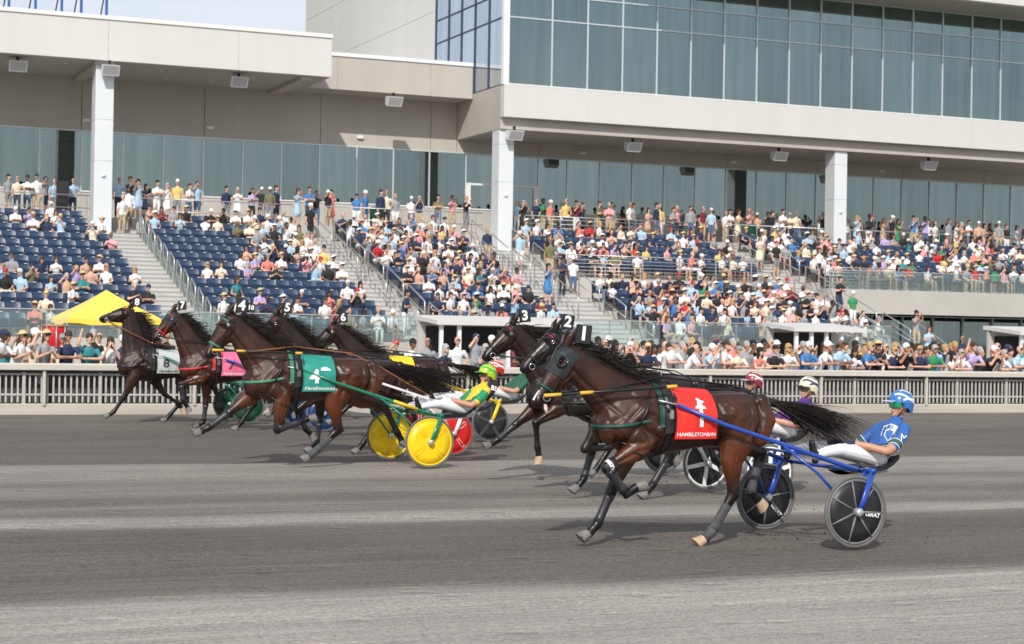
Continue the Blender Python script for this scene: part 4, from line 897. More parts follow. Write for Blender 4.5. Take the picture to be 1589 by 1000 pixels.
def make_sulky(num, label, X, Y, sc, frame, disc, spokes, style, seatc, width=1.5, R0=.335, txt=None, mark=None, rot=.4, hx=1.65):
    T = thing('racing_sulky', label, 'sulky', (X, Y, 0), 'racing sulkies'); T.scale = (sc,)*3
    for s in (-1, 1): wheel(T, 0, s*width/2, R0, style, disc, spokes, txt, rot+s*.35)
    for s in (-1, 1):
        yo = s*(width/2)
        for off in (-.055, .055):
            f = MB(); f.tube([(0,yo+off,R0),(.05,yo+off,R0+.10),(.15,yo+off*.9,.70)], [.022,.034,.031], 8, 0, True, .5, up=(1,0,0)); f.build('fork', frame, T)
        MB().tube([(.15,yo-.07,.71),(.15,yo+.07,.71)], .028, 8).build('fork_crown', frame, T)
        # shaft: long tube from behind the wheel to the saddle
        sh = MB(); sh.tube([(.19,s*.60,.69),(.0,s*.585,.745),(-.55,s*.50,.925),(-1.15,s*.37,1.12),(-hx+.02,s*.31,1.295)], [.022,.022,.021,.020,.017], 10); shf = sh.build('shaft', frame, T)
        MB().tube([(-hx+.03,s*.31,1.293),(-hx-.17,s*.30,1.335)], .009, 8).build('shaft_tip', M['steel'], shf)
        MB().tube([(-.62,s*.485,.95),(-.3,s*.62,.68),(-.03,s*(width/2-.065),R0+.03)], .014, 8).build('brace', frame, T)
        MB().tube([(.15,yo-s*.06,.71),(.17,s*.60,.70)], .02, 8).build('outrigger', frame, T)
        MB().tube([(-.20,s*.555,.80),(-.22,s*.40,.80)], .012, 6).build('foot_rest', M['steel'], T)
        if mark:
            tb = MB(); tb.tube([(-.10,s*.585-.002,.782),(-.42,s*.525-.002,.89)], .0225, 10); tb.build('shaft_stripe', mark, shf)
    MB().tube([(.17,-.60,.70),(.22,-.3,.69),(.22,.3,.69),(.17,.60,.70)], .02, 8).build('cross_arch', frame, T)
    MB().tube([(-.30,-.53,.845),(-.30,.53,.845)], .014, 8).build('cross_bar', frame, T)
    st = MB(); P = []
    for i in range(9):
        t_ = i/8; x = .34+.56*t_; P.append([(x, -.19+.38*j/6, .655+.03*t_+(.10*(max(0,t_-.65)/.35)**2)+.03*abs(j/3-1)**2) for j in range(7)])
    st.grid(P); st.grid([[(p[0], p[1], p[2]-.045) for p in r_] for r_ in P[::-1]]); n_ = len(P)
    for e in (0, 6): st.grid([[P[i][e] for i in range(9)], [(P[i][e][0], P[i][e][1], P[i][e][2]-.045) for i in range(9)]])
    st.grid([P[8], [(p[0], p[1], p[2]-.045) for p in P[8]]]); st.build('seat', seatc, T)
    for s in (-1, 1): MB().tube([(.22,s*.16,.69),(.45,s*.16,.63),(.80,s*.13,.65)], .013, 8).build('seat_bracket', M['steel'], T)
    return T

# ------------------------------------------------------------------ human figures (facing -x, lateral y)
TAGS = ['skin','top','trousers','shoes','hair','glove','accent']
def figure(parts, voxel, smooth=3):
    """parts: (points, sagittal radii, lateral radii, tag) or ('ball', c, r, tag); returns mesh with one material slot per tag used"""
    b = MB(); C_, Rr, V = [], [], []
    for p in parts:
        ti = TAGS.index(p[3])
        if p[0] == 'ball':
            ball(b, p[1], p[2]); r_ = p[2] if hasattr(p[2], '__len__') else (p[2],)*3; C_.append(p[1]); Rr.append(min(r_)); V.append(ti)
        else:
            loft(b, p[0], p[1], p[2], 12)
            for i in range(len(p[0])-1):
                for k in range(7):
                    t_ = k/6; C_.append(tuple(Vector(p[0][i]).lerp(Vector(p[0][i+1]), t_))); Rr.append(min(p[1][i], p[2][i])*(1-t_)+min(p[1][i+1], p[2][i+1])*t_); V.append(ti)
                    # wide parts need samples to the sides
                    w_ = (p[2][i]*(1-t_)+p[2][i+1]*t_)-Rr[-1]
                    if w_ > .03:
                        for s in (-1, 1): c = Vector(C_[-1-(s > 0)] if s < 0 else C_[-2])+Vector((0, s*w_*.8, 0)); C_.append(tuple(c)); Rr.append(Rr[-1]); V.append(ti)
    Rr = [r_+(.014 if TAGS[t_] in ('hair','accent') else .010 if (TAGS[t_] == 'glove' and r_ > .015) else 0) for r_, t_ in zip(Rr, V)]
    me = fuse(b, voxel, smooth, .45); v = co(me)
    n = len(me.polygons); fc = np.empty(n*3, np.float32); me.polygons.foreach_get('center', fc); fc = fc.reshape(-1, 3)
    tv_ = nearest_val(fc, np.array(C_, np.float32), np.array(Rr, np.float32), np.array(V, np.float32)).astype(int)
    used = sorted(set(tv_.tolist())); mp_ = {t_: i for i, t_ in enumerate(used)}
    for t_ in used: me.materials.append(None)
    me.polygons.foreach_set('material_index', [mp_[q] for q in tv_.tolist()])
    return me, [TAGS[t_] for t_ in used]
def head_parts(hc, tilt=0., hair='hair', hs=.06, ears=True, female=False):
    """hc = head centre; tilt = degrees nose-up"""
    a = math.radians(tilt); f_ = Vector((-math.cos(a), 0, math.sin(a))); u_ = Vector((math.sin(a), 0, math.cos(a))); hc = Vector(hc)
    q = lambda F, U, y=0: tuple(hc+f_*F+u_*U+Vector((0,y,0)))
    P = [([q(-.012,.055), q(.0,.0), q(.022,-.07)], [.092,.094,.062], [.074,.073,.052], 'skin'), ([q(.045,-.065), q(.062,-.105)], [.034,.026], [.04,.028], 'skin'),
         ([q(.093,.02), q(.108,-.022)], [.012,.018], [.010,.017], 'skin'), ('ball', q(.088,-.058), (.014,.022,.010), 'skin')]
    if ears: P += [('ball', q(-.005,-.005,s*.076), (.022,.012,.032), 'skin') for s in (-1, 1)]
    return P, q
def hand_parts(w, d, curl, s, tag, r=.0095):
    """w wrist, d pointing direction, curled fingers closing downward"""
    w = Vector(w); d = Vector(d).normalized(); dn = Vector((0,0,-1)); dn = (dn-d*dn.dot(d)).normalized(); lat = d.cross(dn)
    P = [([tuple(w), tuple(w+d*.045), tuple(w+d*.085)], [.024,.022,.018], [.034,.04,.038], tag)]
    for k, ln in enumerate((.062,.072,.068,.052)):
        b0 = w+d*.085+lat*(.03-.02*k); b1 = b0+(d*math.cos(curl*.6)+dn*math.sin(curl*.6))*ln*.5; b2 = b1+(d*math.cos(curl*1.5)+dn*math.sin(curl*1.5))*ln*.42; b3 = b2+(d*math.cos(curl*2.2)+dn*math.sin(curl*2.2))*ln*.3
        P.append(([tuple(b0), tuple(b1), tuple(b2), tuple(b3)], [r*1.05,r,r*.95,r*.8], [r*1.05,r,r*.95,r*.8], tag))
    t0 = w+d*.03+lat*s*.03; t1 = t0+(d*.7+lat*s*.5+dn*.35)*.045; t2 = t1+(d*.8+dn*.6)*.035
    P.append(([tuple(t0), tuple(t1), tuple(t2)], [r*1.25,r*1.1,r*.9], [r*1.25,r*1.1,r*.9], tag)); return P

def shell_cap(mb, q, top, f, b_, w, zlo, n=18, mi=0, m=7):
    """dome over the head in head coordinates q(F,U,y)"""
    rows = []
    for i in range(m+1):
        p = math.pi/2*i/m
        rows.append([q((f if math.cos(t_) > 0 else b_)*math.cos(t_)*math.sin(p)-.01, zlo+(top-zlo)*math.cos(p), w*math.sin(t_)*math.sin(p)) for t_ in [2*math.pi*k/n for k in range(n+1)]])
    mb.grid(rows, mi)
def make_driver(num, label, X, Y, sc, cols, helmet, mk=(), vox=.0075, dx=0., lean=0., goggle=None):
    """cols: top, trousers, sleeve accent; origin = axle centre on the ground"""
    T = thing('person', label, 'person', (X, Y, 0), 'sulky drivers'); T.scale = (sc,)*3
    L = lambda *p: (p[0]+dx, p[1], p[2])
    P = []
    hipc = (.72, 0, .80); ch = (.86, 0, 1.0); nk = (.955+lean, 0, 1.16)
    P += [([L(.66,0,.79), L(.76,0,.86), L(.86,0,.98), L(.93,0,1.08), L(.945,0,1.13)], [.11,.115,.12,.11,.075], [.165,.16,.175,.18,.11], 'top')]
    P += [([L(.62,0,.765), L(.74,0,.79)], [.115,.115], [.165,.165], 'trousers')]
    for s in (-1, 1):
        P += [([L(.70,s*.09,.775), L(.45,s*.13,.83), L(.20,s*.17,.875)], [.085,.078,.062], [.085,.08,.064], 'trousers'),
              ([L(.20,s*.17,.875), L(.04,s*.21,.865), L(-.13,s*.25,.835)], [.063,.056,.04], [.064,.056,.042], 'trousers'),
              ([L(-.13,s*.25,.825), L(-.17,s*.26,.86), L(-.195,s*.265,.96)], [.045,.04,.028], [.04,.042,.038], 'shoes'), ([L(-.13,s*.25,.83), L(-.15,s*.255,.77)], [.04,.034], [.036,.034], 'shoes')]
        e = (.64, s*.30, .86)
        P += [([L(.93,s*.17,1.08), L(.84,s*.25,1.0), L(.73,s*.29,.91)], [.066,.064,.056], [.066,.062,.054], 'top'), ([L(.73,s*.29,.91), L(*e)], [.050,.044], [.050,.044], 'skin'),
              ([L(*e), L(.50,s*.22,.90), L(.37,s*.13,.935)], [.043,.040,.028], [.043,.038,.03], 'skin')]
        P += hand_parts(L(.36,s*.125,.937), (-.95,-s*.12,.1), .95, -s, 'glove', .011)
    P += [([L(.945,0,1.10), L(.975+lean,0,1.19)], [.058,.052], [.06,.052], 'skin')]
    hc = L(.995+lean, 0, 1.295); hpz, q = head_parts(hc, 4); P += hpz
    me, used = figure(P, vox)
    mats_ = dict(skin=cm_('driver skin', (.50,.26,.17), .5), top=cols[0], trousers=cols[1], shoes=HM['leather'], glove=cols[2])
    for i, t_ in enumerate(used): me.materials[i] = mats_[t_]
    bo = obj('body', me, T)
    v = co(me); bv = BVHTree.FromPolygons([tuple(p) for p in v.tolist()], [tuple(p.vertices) for p in me.polygons])
    hb = MB(); shell_cap(hb, q, .165, .135, .140, .108, .03); 
    rim = [q((.135 if math.cos(t_) > 0 else .138)*math.cos(t_)-.01, (.03 if math.cos(t_) > -.2 else -.03), .108*math.sin(t_)) for t_ in [2*math.pi*k/18 for k in range(19)]]
    low = [q((.125 if math.cos(t_) > 0 else .130)*math.cos(t_)-.01, (.034 if math.cos(t_) > .25 else -.02-.045*(math.cos(t_) < -.3)), .100*math.sin(t_)) for t_ in [2*math.pi*k/18 for k in range(19)]]
    rim0 = [q((.135 if math.cos(t_) > 0 else .140)*math.cos(t_)-.01, .03, .108*math.sin(t_)) for t_ in [2*math.pi*k/18 for k in range(19)]]
    hb.grid([rim0, low]); he = hb.build('helmet', helmet[0], T)
    pk = MB(); pk.grid([[q(.115+.075*j/3*math.cos(t_*.8), .044-.014*j/3, .105*math.sin(t_)) for t_ in [math.radians(-60+120*k/8) for k in range(9)]] for j in range(4)]); pk.grid([[q(.115+.075*j/3*math.cos(t_*.8), .036-.014*j/3, .105*math.sin(t_)) for t_ in [math.radians(60-120*k/8) for k in range(9)]] for j in range(4)]); pk.build('peak', helmet[1], he)
    for s in (-1, 1):      # vents and swooshes as raised strips on the helmet shell
        for (a0, a1, e0, e1, w_) in [(20,150,34,20,.014),(40,165,58,50,.012),(70,170,12,4,.012)]:
            rows = []
            for k in range(11):
                t_ = math.radians(a0+(a1-a0)*k/10); el = math.radians(e0+(e1-e0)*k/10+8*math.sin(k*.6)); r_ = []
                for o_ in (-w_, w_):
                    p = el+o_*7; r_.append(q((.137 if math.cos(t_) > 0 else .140)*math.cos(t_)*math.cos(p)-.01, .03+.137*math.sin(p), s*.1105*math.sin(t_)*math.cos(p)))
                rows.append(r_)
            sb = MB(); sb.grid(rows); sb.build('helmet_stripe', helmet[1], he)
        MB().tube([q(.02,-.04,s*.088), q(.045,-.09,s*.06), q(.05,-.128,s*.02), q(.05,-.13,0)], .007, 6).build('chin_strap', HM['leather'], he)
    gg = MB(); gg.grid([[q(.098*math.cos(t_)+.012, .030-.05*j, .090*math.sin(t_)) for t_ in [math.radians(-72+144*k/12) for k in range(13)]] for j in (0,.5,1)]); gg.build('goggles', goggle or HM['eye'], T)
    def on(o_, d_, off=.006):
        o_ = Vector(L(*o_)); d_ = Vector(d_).normalized(); h = bv.ray_cast(o_+d_*.5, -d_, .6); return (h[0]+d_*off) if h[0] is not None else o_+d_*.1
    # collar and markings on the shirt
    cb = MB(); cb.grid([[L(.955+lean*.5+.062*math.cos(t_), .066*math.sin(t_), 1.135+zz+.02*math.cos(t_)) for t_ in [2*math.pi*k/14 for k in range(15)]] for zz in (-.015,.03)]); cb.build('collar', cols[3] if len(cols) > 3 else cols[0], T)
    for txt, o_, size, m_, bold in mk:
        vs, fs = text_mesh(txt, size, bold); tb = MB(); tb.add([on((o_[0]+x*.9+z*.25, o_[1], o_[2]+z*.95-x*.25), (-.25,-1,.12)) for x, z, _ in vs], fs); tb.build('lettering', m_, T)
    return T, on

def cloth_mark_statue():      # small white emblem over the numeral: a rearing figure on a plinth, seen as a plain silhouette
    vs = [(-.06,-.02),(.06,-.02),(.05,.0),(.02,.005),(.03,.03),(.05,.035),(.045,.05),(.02,.05),(.005,.07),(-.02,.075),(-.03,.06),(-.02,.05),(-.03,.02),(-.03,.005),(-.05,.0)]
    return [(x, z, 0) for x, z in vs], [tuple(range(len(vs)))]

WH = HM['numwhite']
red_c = mat('red saddle cloth', (.72,.02,.012), .6, (.80,.03,.02), 6, bump=.008, bscale=9); teal_c = mat('teal saddle cloth', (.01,.24,.19), .6, (.02,.29,.23), 6, bump=.008, bscale=9)
grey_c = mat('grey saddle cloth', (.42,.45,.44), .65, (.50,.52,.51), 6, bump=.008, bscale=9); pink_c = mat('pink saddle cloth', (.75,.12,.25), .65, (.80,.16,.3), 6); yel_c = mat('yellow saddle cloth', (.82,.58,.02), .6); blue_c = mat('blue saddle cloth', (.02,.07,.36), .6, (.03,.09,.42), 6)
wh_c = mat('white saddle cloth', (.72,.72,.72), .65); blk_c = mat('dark saddle cloth', (.03,.03,.035), .65)
INK = cm_('dark numeral', (.04,.05,.05), .6)
cl1 = (red_c, WH, [('text','1',.60,.66,.25,.008,0,WH), ('text','HAMBLETONIAN',.50,.93,.054,.0012,0,WH), ('em',cloth_mark_statue(),.60,.45,0,0,0,WH)])
cl4 = (teal_c, WH, [('text','4',.36,.66,.26,.010,0,WH), ('text','Hambletonian',.52,.93,.072,.0012,.25,WH), ('em',([(-.07,0,0),(.07,0,0),(.06,.02,0),(.0,.045,0),(-.06,.03,0)],[(0,1,2,3,4)]),.70,.50,0,0,0,WH)])
cl8 = (grey_c, INK, [('text','8',.40,.66,.24,.008,0,INK), ('text','Hambletonian',.52,.93,.068,.001,.25,INK)])
cl7 = (pink_c, INK, [('text','7',.40,.66,.24,.008,0,INK), ('text','Hambletonian',.52,.93,.07,.001,.25,WH)])
def plain(cm): return (cm, WH, [])

# per team: number, origin X, lane Y, scale
HORSES = {
 1: dict(loc=(7.70,14.66,0), sc=.985, coat='bay', poll=(.95,1.83), headang=57, fores=((.05,.0,62,-40,-122),(.08,-.055,25,25,46)), hinds=((-.06,-.02,-4,33,48),(-.10,.02,-72,16,-55)), lift=0., cloth=cl1, harness='dgreen', hood='hood', pole=True,
     boots=(('LF','knee',0,1,'boot'),('LF','fore',.88,.97,'band'),('RF','cannon',.05,.95,'boot'),('LF','cannon',.1,.9,'boot'),('LH','cannon',.3,.98,'greyboot'),('RH','cannon',.2,.98,'greyboot'),('LH','fetlock',0,1,'greyboot')), pale=('LH','RH'), label='dark bay horse in a black hood with number 1 and a red saddle cloth', vox=.0100),
 2: dict(loc=(9.46,19.1,0), sc=1.0, coat='black', poll=(.80,1.93), headang=44, fores=((.06,0,34,-92,-115),(.0,0,12,18,40)), hinds=((-.02,-.02,0,34,40),(-.2,0,-70,-20,-50)), lift=0., cloth=plain(blue_c), harness='leather', boots=(('RF','cannon',.05,.95,'boot'),('LH','cannon',.2,.98,'boot')), label='near black horse wearing number 2, beside the hooded horse'),
 3: dict(loc=(10.12,21.7,0), sc=1.0, coat='darkbay', poll=(.88,2.02), headang=44, fores=((.06,.02,60,-6,-12),(.26,.02,54,52,58)), hinds=((-.2,0,-65,-20,-40),(-.02,0,-5,35,40)), lift=.03, cloth=plain(wh_c), harness='leather', boots=(('RF','cannon',.05,.95,'boot'),), pale=('LF',), label='dark brown horse wearing number 3, nose stretched ahead of number 2'),
 4: dict(loc=(7.14,24.7,0), sc=1.10, coat='bay', poll=(.85,1.96), headang=59, fores=((.03,.0,9,-108,-112),(.30,.03,54,54,62)), hinds=((.16,.0,-10,48,50),(-.2,-.02,-72,-28,-30)), lift=.07, cloth=cl4, harness='tgreen', rein='tan', pole=True, boots=(('RF','cannon',.05,.95,'boot'),('LF','cannon',.05,.95,'boot'),('LH','cannon',.35,.98,'greyboot'),('LH','fetlock',0,1,'greyboot')), label='bay horse with number 4 and a teal saddle cloth, pulling the yellow wheels'),
 5: dict(loc=(8.50,27.2,0), sc=1.04, coat='darkbay', poll=(.88,2.08), headang=52, fores=((.05,0,55,-20,-50),(-.02,-.02,4,6,45)), hinds=((0,0,-5,35,40),(-.2,0,-70,-20,-40)), lift=0., harness='leather', cloth=plain(blk_c), boots=(('RF','cannon',.05,.95,'boot'),), label='dark horse wearing number 5, mostly hidden behind number 4', full=False, vox=.015),
 6: dict(loc=(10.45,30.4,0), sc=1.04, coat='darkbay', poll=(.90,1.98), headang=46, fores=((0,0,10,-90,-110),(.08,0,45,45,55)), hinds=((.08,0,-8,42,45),(-.2,0,-70,-25,-40)), lift=.04, harness='leather', cloth=plain(yel_c), label='dark brown horse wearing number 6 with a yellow saddle cloth', full=False, vox=.015),
 7: dict(loc=(8.26,33.9,0), sc=1.06, coat='bay', poll=(.78,2.13), headang=52, fores=((.08,.02,74,-10,-38),(-.02,-.02,2,6,58)), hinds=((0,0,-5,35,40),(-.2,0,-70,-20,-40)), lift=0., cloth=cl7, harness='trimred', hood='cover', boots=(('RF','cannon',.05,.95,'boot'),('LF','cannon',.05,.95,'boot')), label='bay horse in a black hood and red bridle with number 7', vox=.014),
 8: dict(loc=(7.66,36.9,0), sc=1.06, coat='darkbay', poll=(.46,2.24), headang=17, fores=((.22,-.02,26,34,54),(-.16,0,-36,-56,-42)), hinds=((-.15,0,-60,-20,-30),(.05,0,-8,40,42)), lift=0., cloth=cl8, harness='leather', rein='tan', pale=('RF',), label='dark horse leading at the left with number 8 and a grey saddle cloth', vox=.014),
 9: dict(loc=(11.45,37.8,0), sc=1.05, coat='darkbay', poll=(.85,2.12), headang=50, fores=((.05,0,50,-20,-50),(-.02,-.02,4,6,45)), hinds=((0,0,-5,35,40),(-.2,0,-70,-20,-40)), lift=0., label='distant dark horse wearing number 9, its head between numbers 10 and 6', full=False, vox=.02),
 10: dict(loc=(10.98,38.9,0), sc=1.05, coat='black', poll=(.85,2.20), headang=50, fores=((-.02,0,4,6,45),(.05,0,50,-20,-50)), hinds=((-.2,0,-70,-20,-40),(0,0,-5,35,40)), lift=0., label='distant dark horse wearing number 10, its head just right of number 5', full=False, vox=.02),
}
blueF = mat('blue sulky paint', (.012,.06,.36), .28, coat=.4); greenF = mat('green sulky paint', (.005,.17,.10), .28, coat=.4); whiteF = mat('white sulky paint', (.78,.78,.78), .3); yellowF = mat('yellow sulky paint', (.82,.52,.01), .3); blackF = mat('black sulky paint', (.015,.015,.017), .35)
yellowD = mat('yellow wheel disc', (.86,.58,.008), .32, (.90,.63,.012), 2); redD = mat('red wheel disc', (.62,.012,.012), .32); blueD = mat('blue wheel disc', (.012,.045,.17), .32); greenD = mat('green wheel disc', (.008,.055,.025), .35); blackD = mat('black wheel disc', (.014,.014,.016), .42, (.02,.02,.022), 3)
SUL = {
 1: (9.37, 14.70, 1.0, blueF, blackD, RIM, 'spoke7', HM['leather'], dict(txt='LERAT', width=1.58, hx=1.62)),
 2: (11.14, 19.1, 1.0, whiteF, blackD, whiteF, 'star', HM['leather'], dict(hx=1.55)),
 3: (11.9, 21.7, 1.0, blackF, blackD, RIM, 'star', HM['leather'], dict(hx=1.60)),
 4: (8.93, 24.75, 1.06, greenF, yellowD, yellowF, 'disc', HM['leather'], dict(mark=yellowF, width=1.62, hx=1.66, R0=.35)),
 5: (10.25, 27.15, 1.03, whiteF, redD, whiteF, 'disc', HM['leather'], dict(hx=1.65)),
 6: (12.22, 30.4, 1.03, yellowF, blackD, cm_('charcoal spokes', (.05,.052,.058), .4), 'star', HM['leather'], dict(hx=1.66, R0=.35)),
 7: (10.20, 33.9, 1.05, blueF, blueD, cm_('pale blue spokes', (.05,.12,.30), .4), 'disc', HM['leather'], dict(hx=1.75)),
 8: (9.5, 36.9, 1.05, greenF, greenD, cm_('pale green spokes', (.10,.22,.12), .4), 'disc', HM['leather'], dict(hx=1.6)),
}
SLAB = {1:'blue framed sulky with black spoked disc wheels at the front right', 2:'sulky with white five-spoke wheels behind horse number 1', 3:'dark sulky mostly hidden behind the white wheeled one', 4:'green sulky with solid yellow wheels in the middle of the track', 5:'white shafted sulky with a red wheel behind the yellow wheels', 6:'yellow shafted sulky with black five-spoke wheels', 7:'sulky with dark blue wheels seen under horse number 4', 8:'sulky with dark green wheels behind horse number 7'}
wp = mat('white driving trousers', (.74,.74,.76), .75, (.80,.80,.82), 9, bump=.004, bscale=18)
DRV = {
 1: ('driver in blue jersey, white trousers and blue helmet on the nearest sulky', (mat('blue racing jersey', (.025,.10,.36), .6, (.035,.13,.42), 7, bump=.004, bscale=22), wp, cm_('dark blue glove', (.02,.03,.07), .6), cm_('navy collar', (.01,.03,.10), .6)), (mat('blue helmet shell', (.03,.16,.48), .25, coat=.5), cm_('pale helmet design', (.66,.72,.78), .3)), (('M',(.83,-.28,.985),.11,WH,.0),), .0075),
 2: ('driver in purple and white with a cream helmet', (mat('purple and white jersey', (.10,.03,.22), .6), wp, cm_('white glove', (.74,.74,.74), .6)), (mat('cream helmet shell', (.72,.66,.52), .3), cm_('navy helmet design', (.03,.04,.10), .3)), (), .011),
 3: ('driver in a maroon and white helmet behind the dark tail', (mat('white jersey', (.7,.68,.68), .6), wp, cm_('white glove', (.74,.74,.74), .6)), (mat('maroon helmet shell', (.28,.03,.06), .3), cm_('white helmet design', (.75,.72,.72), .3)), (), .013),
 4: ('driver in yellow and green jersey and lime helmet on the yellow wheeled sulky', (mat('yellow racing jersey', (.78,.50,.03), .6, (.82,.56,.05), 7, bump=.004, bscale=22), wp, cm_('white glove', (.74,.74,.74), .6), cm_('green collar', (.01,.25,.10), .6)), (mat('lime helmet shell', (.42,.62,.03), .3), cm_('green helmet design', (.05,.40,.08), .3)), (('1',(.85,-.28,1.0),.13,WH,.004),), .010),
 5: ('driver in a black jersey lettered BB with a red helmet', (mat('black racing jersey', (.012,.012,.016), .6), wp, cm_('white glove', (.74,.74,.74), .6), cm_('red collar', (.5,.02,.03), .6)), (mat('red helmet shell', (.58,.03,.02), .3), cm_('white helmet design', (.75,.72,.72), .3)), (('BB',(.86,-.28,1.01),.11,WH,.003),), .011),
 6: ('driver in dark green and white behind the bridle of horse number 3', (mat('dark green jersey', (.02,.10,.06), .6), wp, cm_('white glove', (.74,.74,.74), .6)), (mat('white helmet shell', (.75,.75,.75), .3), cm_('navy helmet design', (.03,.04,.10), .3)), (), .013),
 7: ('driver in pale grey on the blue wheeled sulky, behind horse number 4', (mat('grey jersey', (.4,.4,.42), .6), wp, cm_('white glove', (.74,.74,.74), .6)), (mat('black helmet shell', (.02,.02,.02), .3), cm_('white helmet design', (.75,.72,.72), .3)), (), .015),
 8: ('driver in red on the green wheeled sulky, behind horse number 4', (mat('red jersey', (.5,.02,.02), .6), wp, cm_('white glove', (.74,.74,.74), .6)), (mat('navy helmet shell', (.02,.03,.09), .3), cm_('white helmet design', (.75,.72,.72), .3)), (), .015),
}
def goggle_mat():
    m = mat('iridescent goggles', (.02,.35,.16), .06, metal=1.); return m
GOG = goggle_mat()
import os
ONLY = None
for k, d in HORSES.items():
    H, inf = make_horse(k, **d)
    if k in SUL:
        X_, Y_, s_, fr_, di_, sp_, sty, se_, kw = SUL[k]
        make_sulky(k, SLAB[k], X_, Y_, s_, fr_, di_, sp_, sty, se_, **kw)
        lab, cols, hel, mk, vx = DRV[k]
        T, on = make_driver(k, lab, X_, Y_, s_*(.985 if k == 1 else .955 if k == 4 else 1.0), cols, hel, mk, vx, goggle=GOG if k == 1 else None, dx=.20 if k == 4 else .05 if k == 1 else 0.)
        # second colour on sleeves
        if k in (4, 1):
            for s in (-1, 1):
                sb = MB(); c0, c1 = Vector((.93,s*.17,1.08)), Vector((.73,s*.29,.91))
                ts = (.30,.45,.6,.75,.9,1.02) if k == 4 else (.86,.94,1.02); rows = []
                for t_ in ts:
                    p = c0.lerp(c1, t_); d_ = (c1-c0).normalized(); e1 = d_.orthogonal().normalized(); e2 = d_.cross(e1); r_ = []
                    for q_ in range(17): a_ = 2*math.pi*q_/16; r_.append(on(p, e1*math.cos(a_)+e2*math.sin(a_), .005))
                    rows.append(r_)
                sb.grid(rows); sb.build('sleeve_panel', cm_('green sleeve', (.01,.27,.10), .6) if k == 4 else cm_('teal sleeve band', (.02,.10,.10), .6), T)
        if k == 1:
            sh = [(0,.07),(.045,.055),(.05,.0),(.0,-.06),(-.05,.0),(-.045,.055)]
            for sc2, m_ in ((1.75, WH), (1.55, cm_('dark green shield', (.015,.07,.05), .6)), (1.0, WH), (.82, cm_('shield blue', (.03,.13,.42), .6))):
                sb = MB(); sb.add([on((.83+x*sc2*.6, -.09-x*sc2*.8, 1.0+z*sc2), (-.80,-.6,.1), .004+.003*(1.8-sc2)) for x, z in sh], [tuple(range(6))]); sb.build('shield_emblem', m_, T)
        if k == 1:
            for s in (-1, 1):
                c0, c1 = Vector((.93,s*.17,1.08)), Vector((.73,s*.29,.91)); d_ = (c1-c0).normalized(); e1 = d_.orthogonal().normalized(); e2 = d_.cross(e1)
                for t_ in (.83, 1.03): MB().tube([on(c0.lerp(c1, t_), e1*math.cos(q_*.3927)+e2*math.sin(q_*.3927), .005) for q_ in range(17)], .0045, 5).build('sleeve_piping', WH, T)
            for txt, ox, oz, sz_ in (('D', .80, 1.09, .07), ('M', .87, 1.075, .07)):
                vs, fs = text_mesh(txt, sz_, .0); tb = MB(); tb.add([on((ox+x*.6, -.09-x*.8, oz+z), (-.8,-.6,.1), .006) for x, z, _ in vs], fs); tb.build('lettering', cm_('pale blue print', (.35,.50,.70), .6), T)
        # reins from the bit over the saddle ring to the hands
        sc = d['sc']; hx_, hy_ = d['loc'][0], d['loc'][1]
        for s in (-1, 1):
            hand = Vector(((X_+.28*s_-hx_)/sc, (Y_+s*.115*s_-hy_)/sc, .935*s_/sc)); w_ = inf['wi']+Vector((0,s*.06,.01)); cr1 = Vector((.75,s*.10,1.475+inf['dz']))
            MB().tube([inf['bit'][s], inf['bit'][s].lerp(w_, .5)+Vector((0,s*.10,-.02)), w_, cr1, cr1.lerp(hand, .35)+Vector((0,0,.03)), cr1.lerp(hand, .7)+Vector((0,0,.0)), hand], .0075, 6).build('rein', HM[d.get('rein', 'leather')], H)
            # tug strap from saddle to shaft tip
            MB().tube([(-.0,s*.275,1.22+inf['dz']), (-.06,s*.315,1.28+inf['dz']*.3)], .012, 6).build('tug', HM['leather'], H)

# dirt thrown up behind the hooves, nobody could count it
kd = MB(); RK = random.Random(3)
for cx_, cy_, n_ in [(8.55,14.5,70),(10.3,17.0,30),(8.4,24.6,60),(10.2,19.1,50),(9.6,27.0,40),(9.3,33.8,30),(7.0,14.7,30),(9.5,14.0,30)]:
    for i in range(n_):
        d_ = RK.random()**1.5*.8; x = cx_+d_+RK.gauss(0,.06); y = cy_+RK.gauss(0,.12); z = abs(RK.gauss(.02,.11))*(1-d_*.7)+.01; s_ = RK.uniform(.003,.009)
        kd.add([(x+s_,y,z),(x-s_*.7,y+s_,z),(x-s_*.6,y-s_,z),(x,y,z+s_*1.3),(x,y,z-s_)], [(0,1,3),(1,2,3),(2,0,3),(1,0,4),(2,1,4),(0,2,4)])
o = kd.build('kicked_dirt', mat('thrown dirt', (.07,.06,.052), .95)); struct(o, 'stuff'); o['label'] = 'small clods of dirt thrown up behind the hooves'
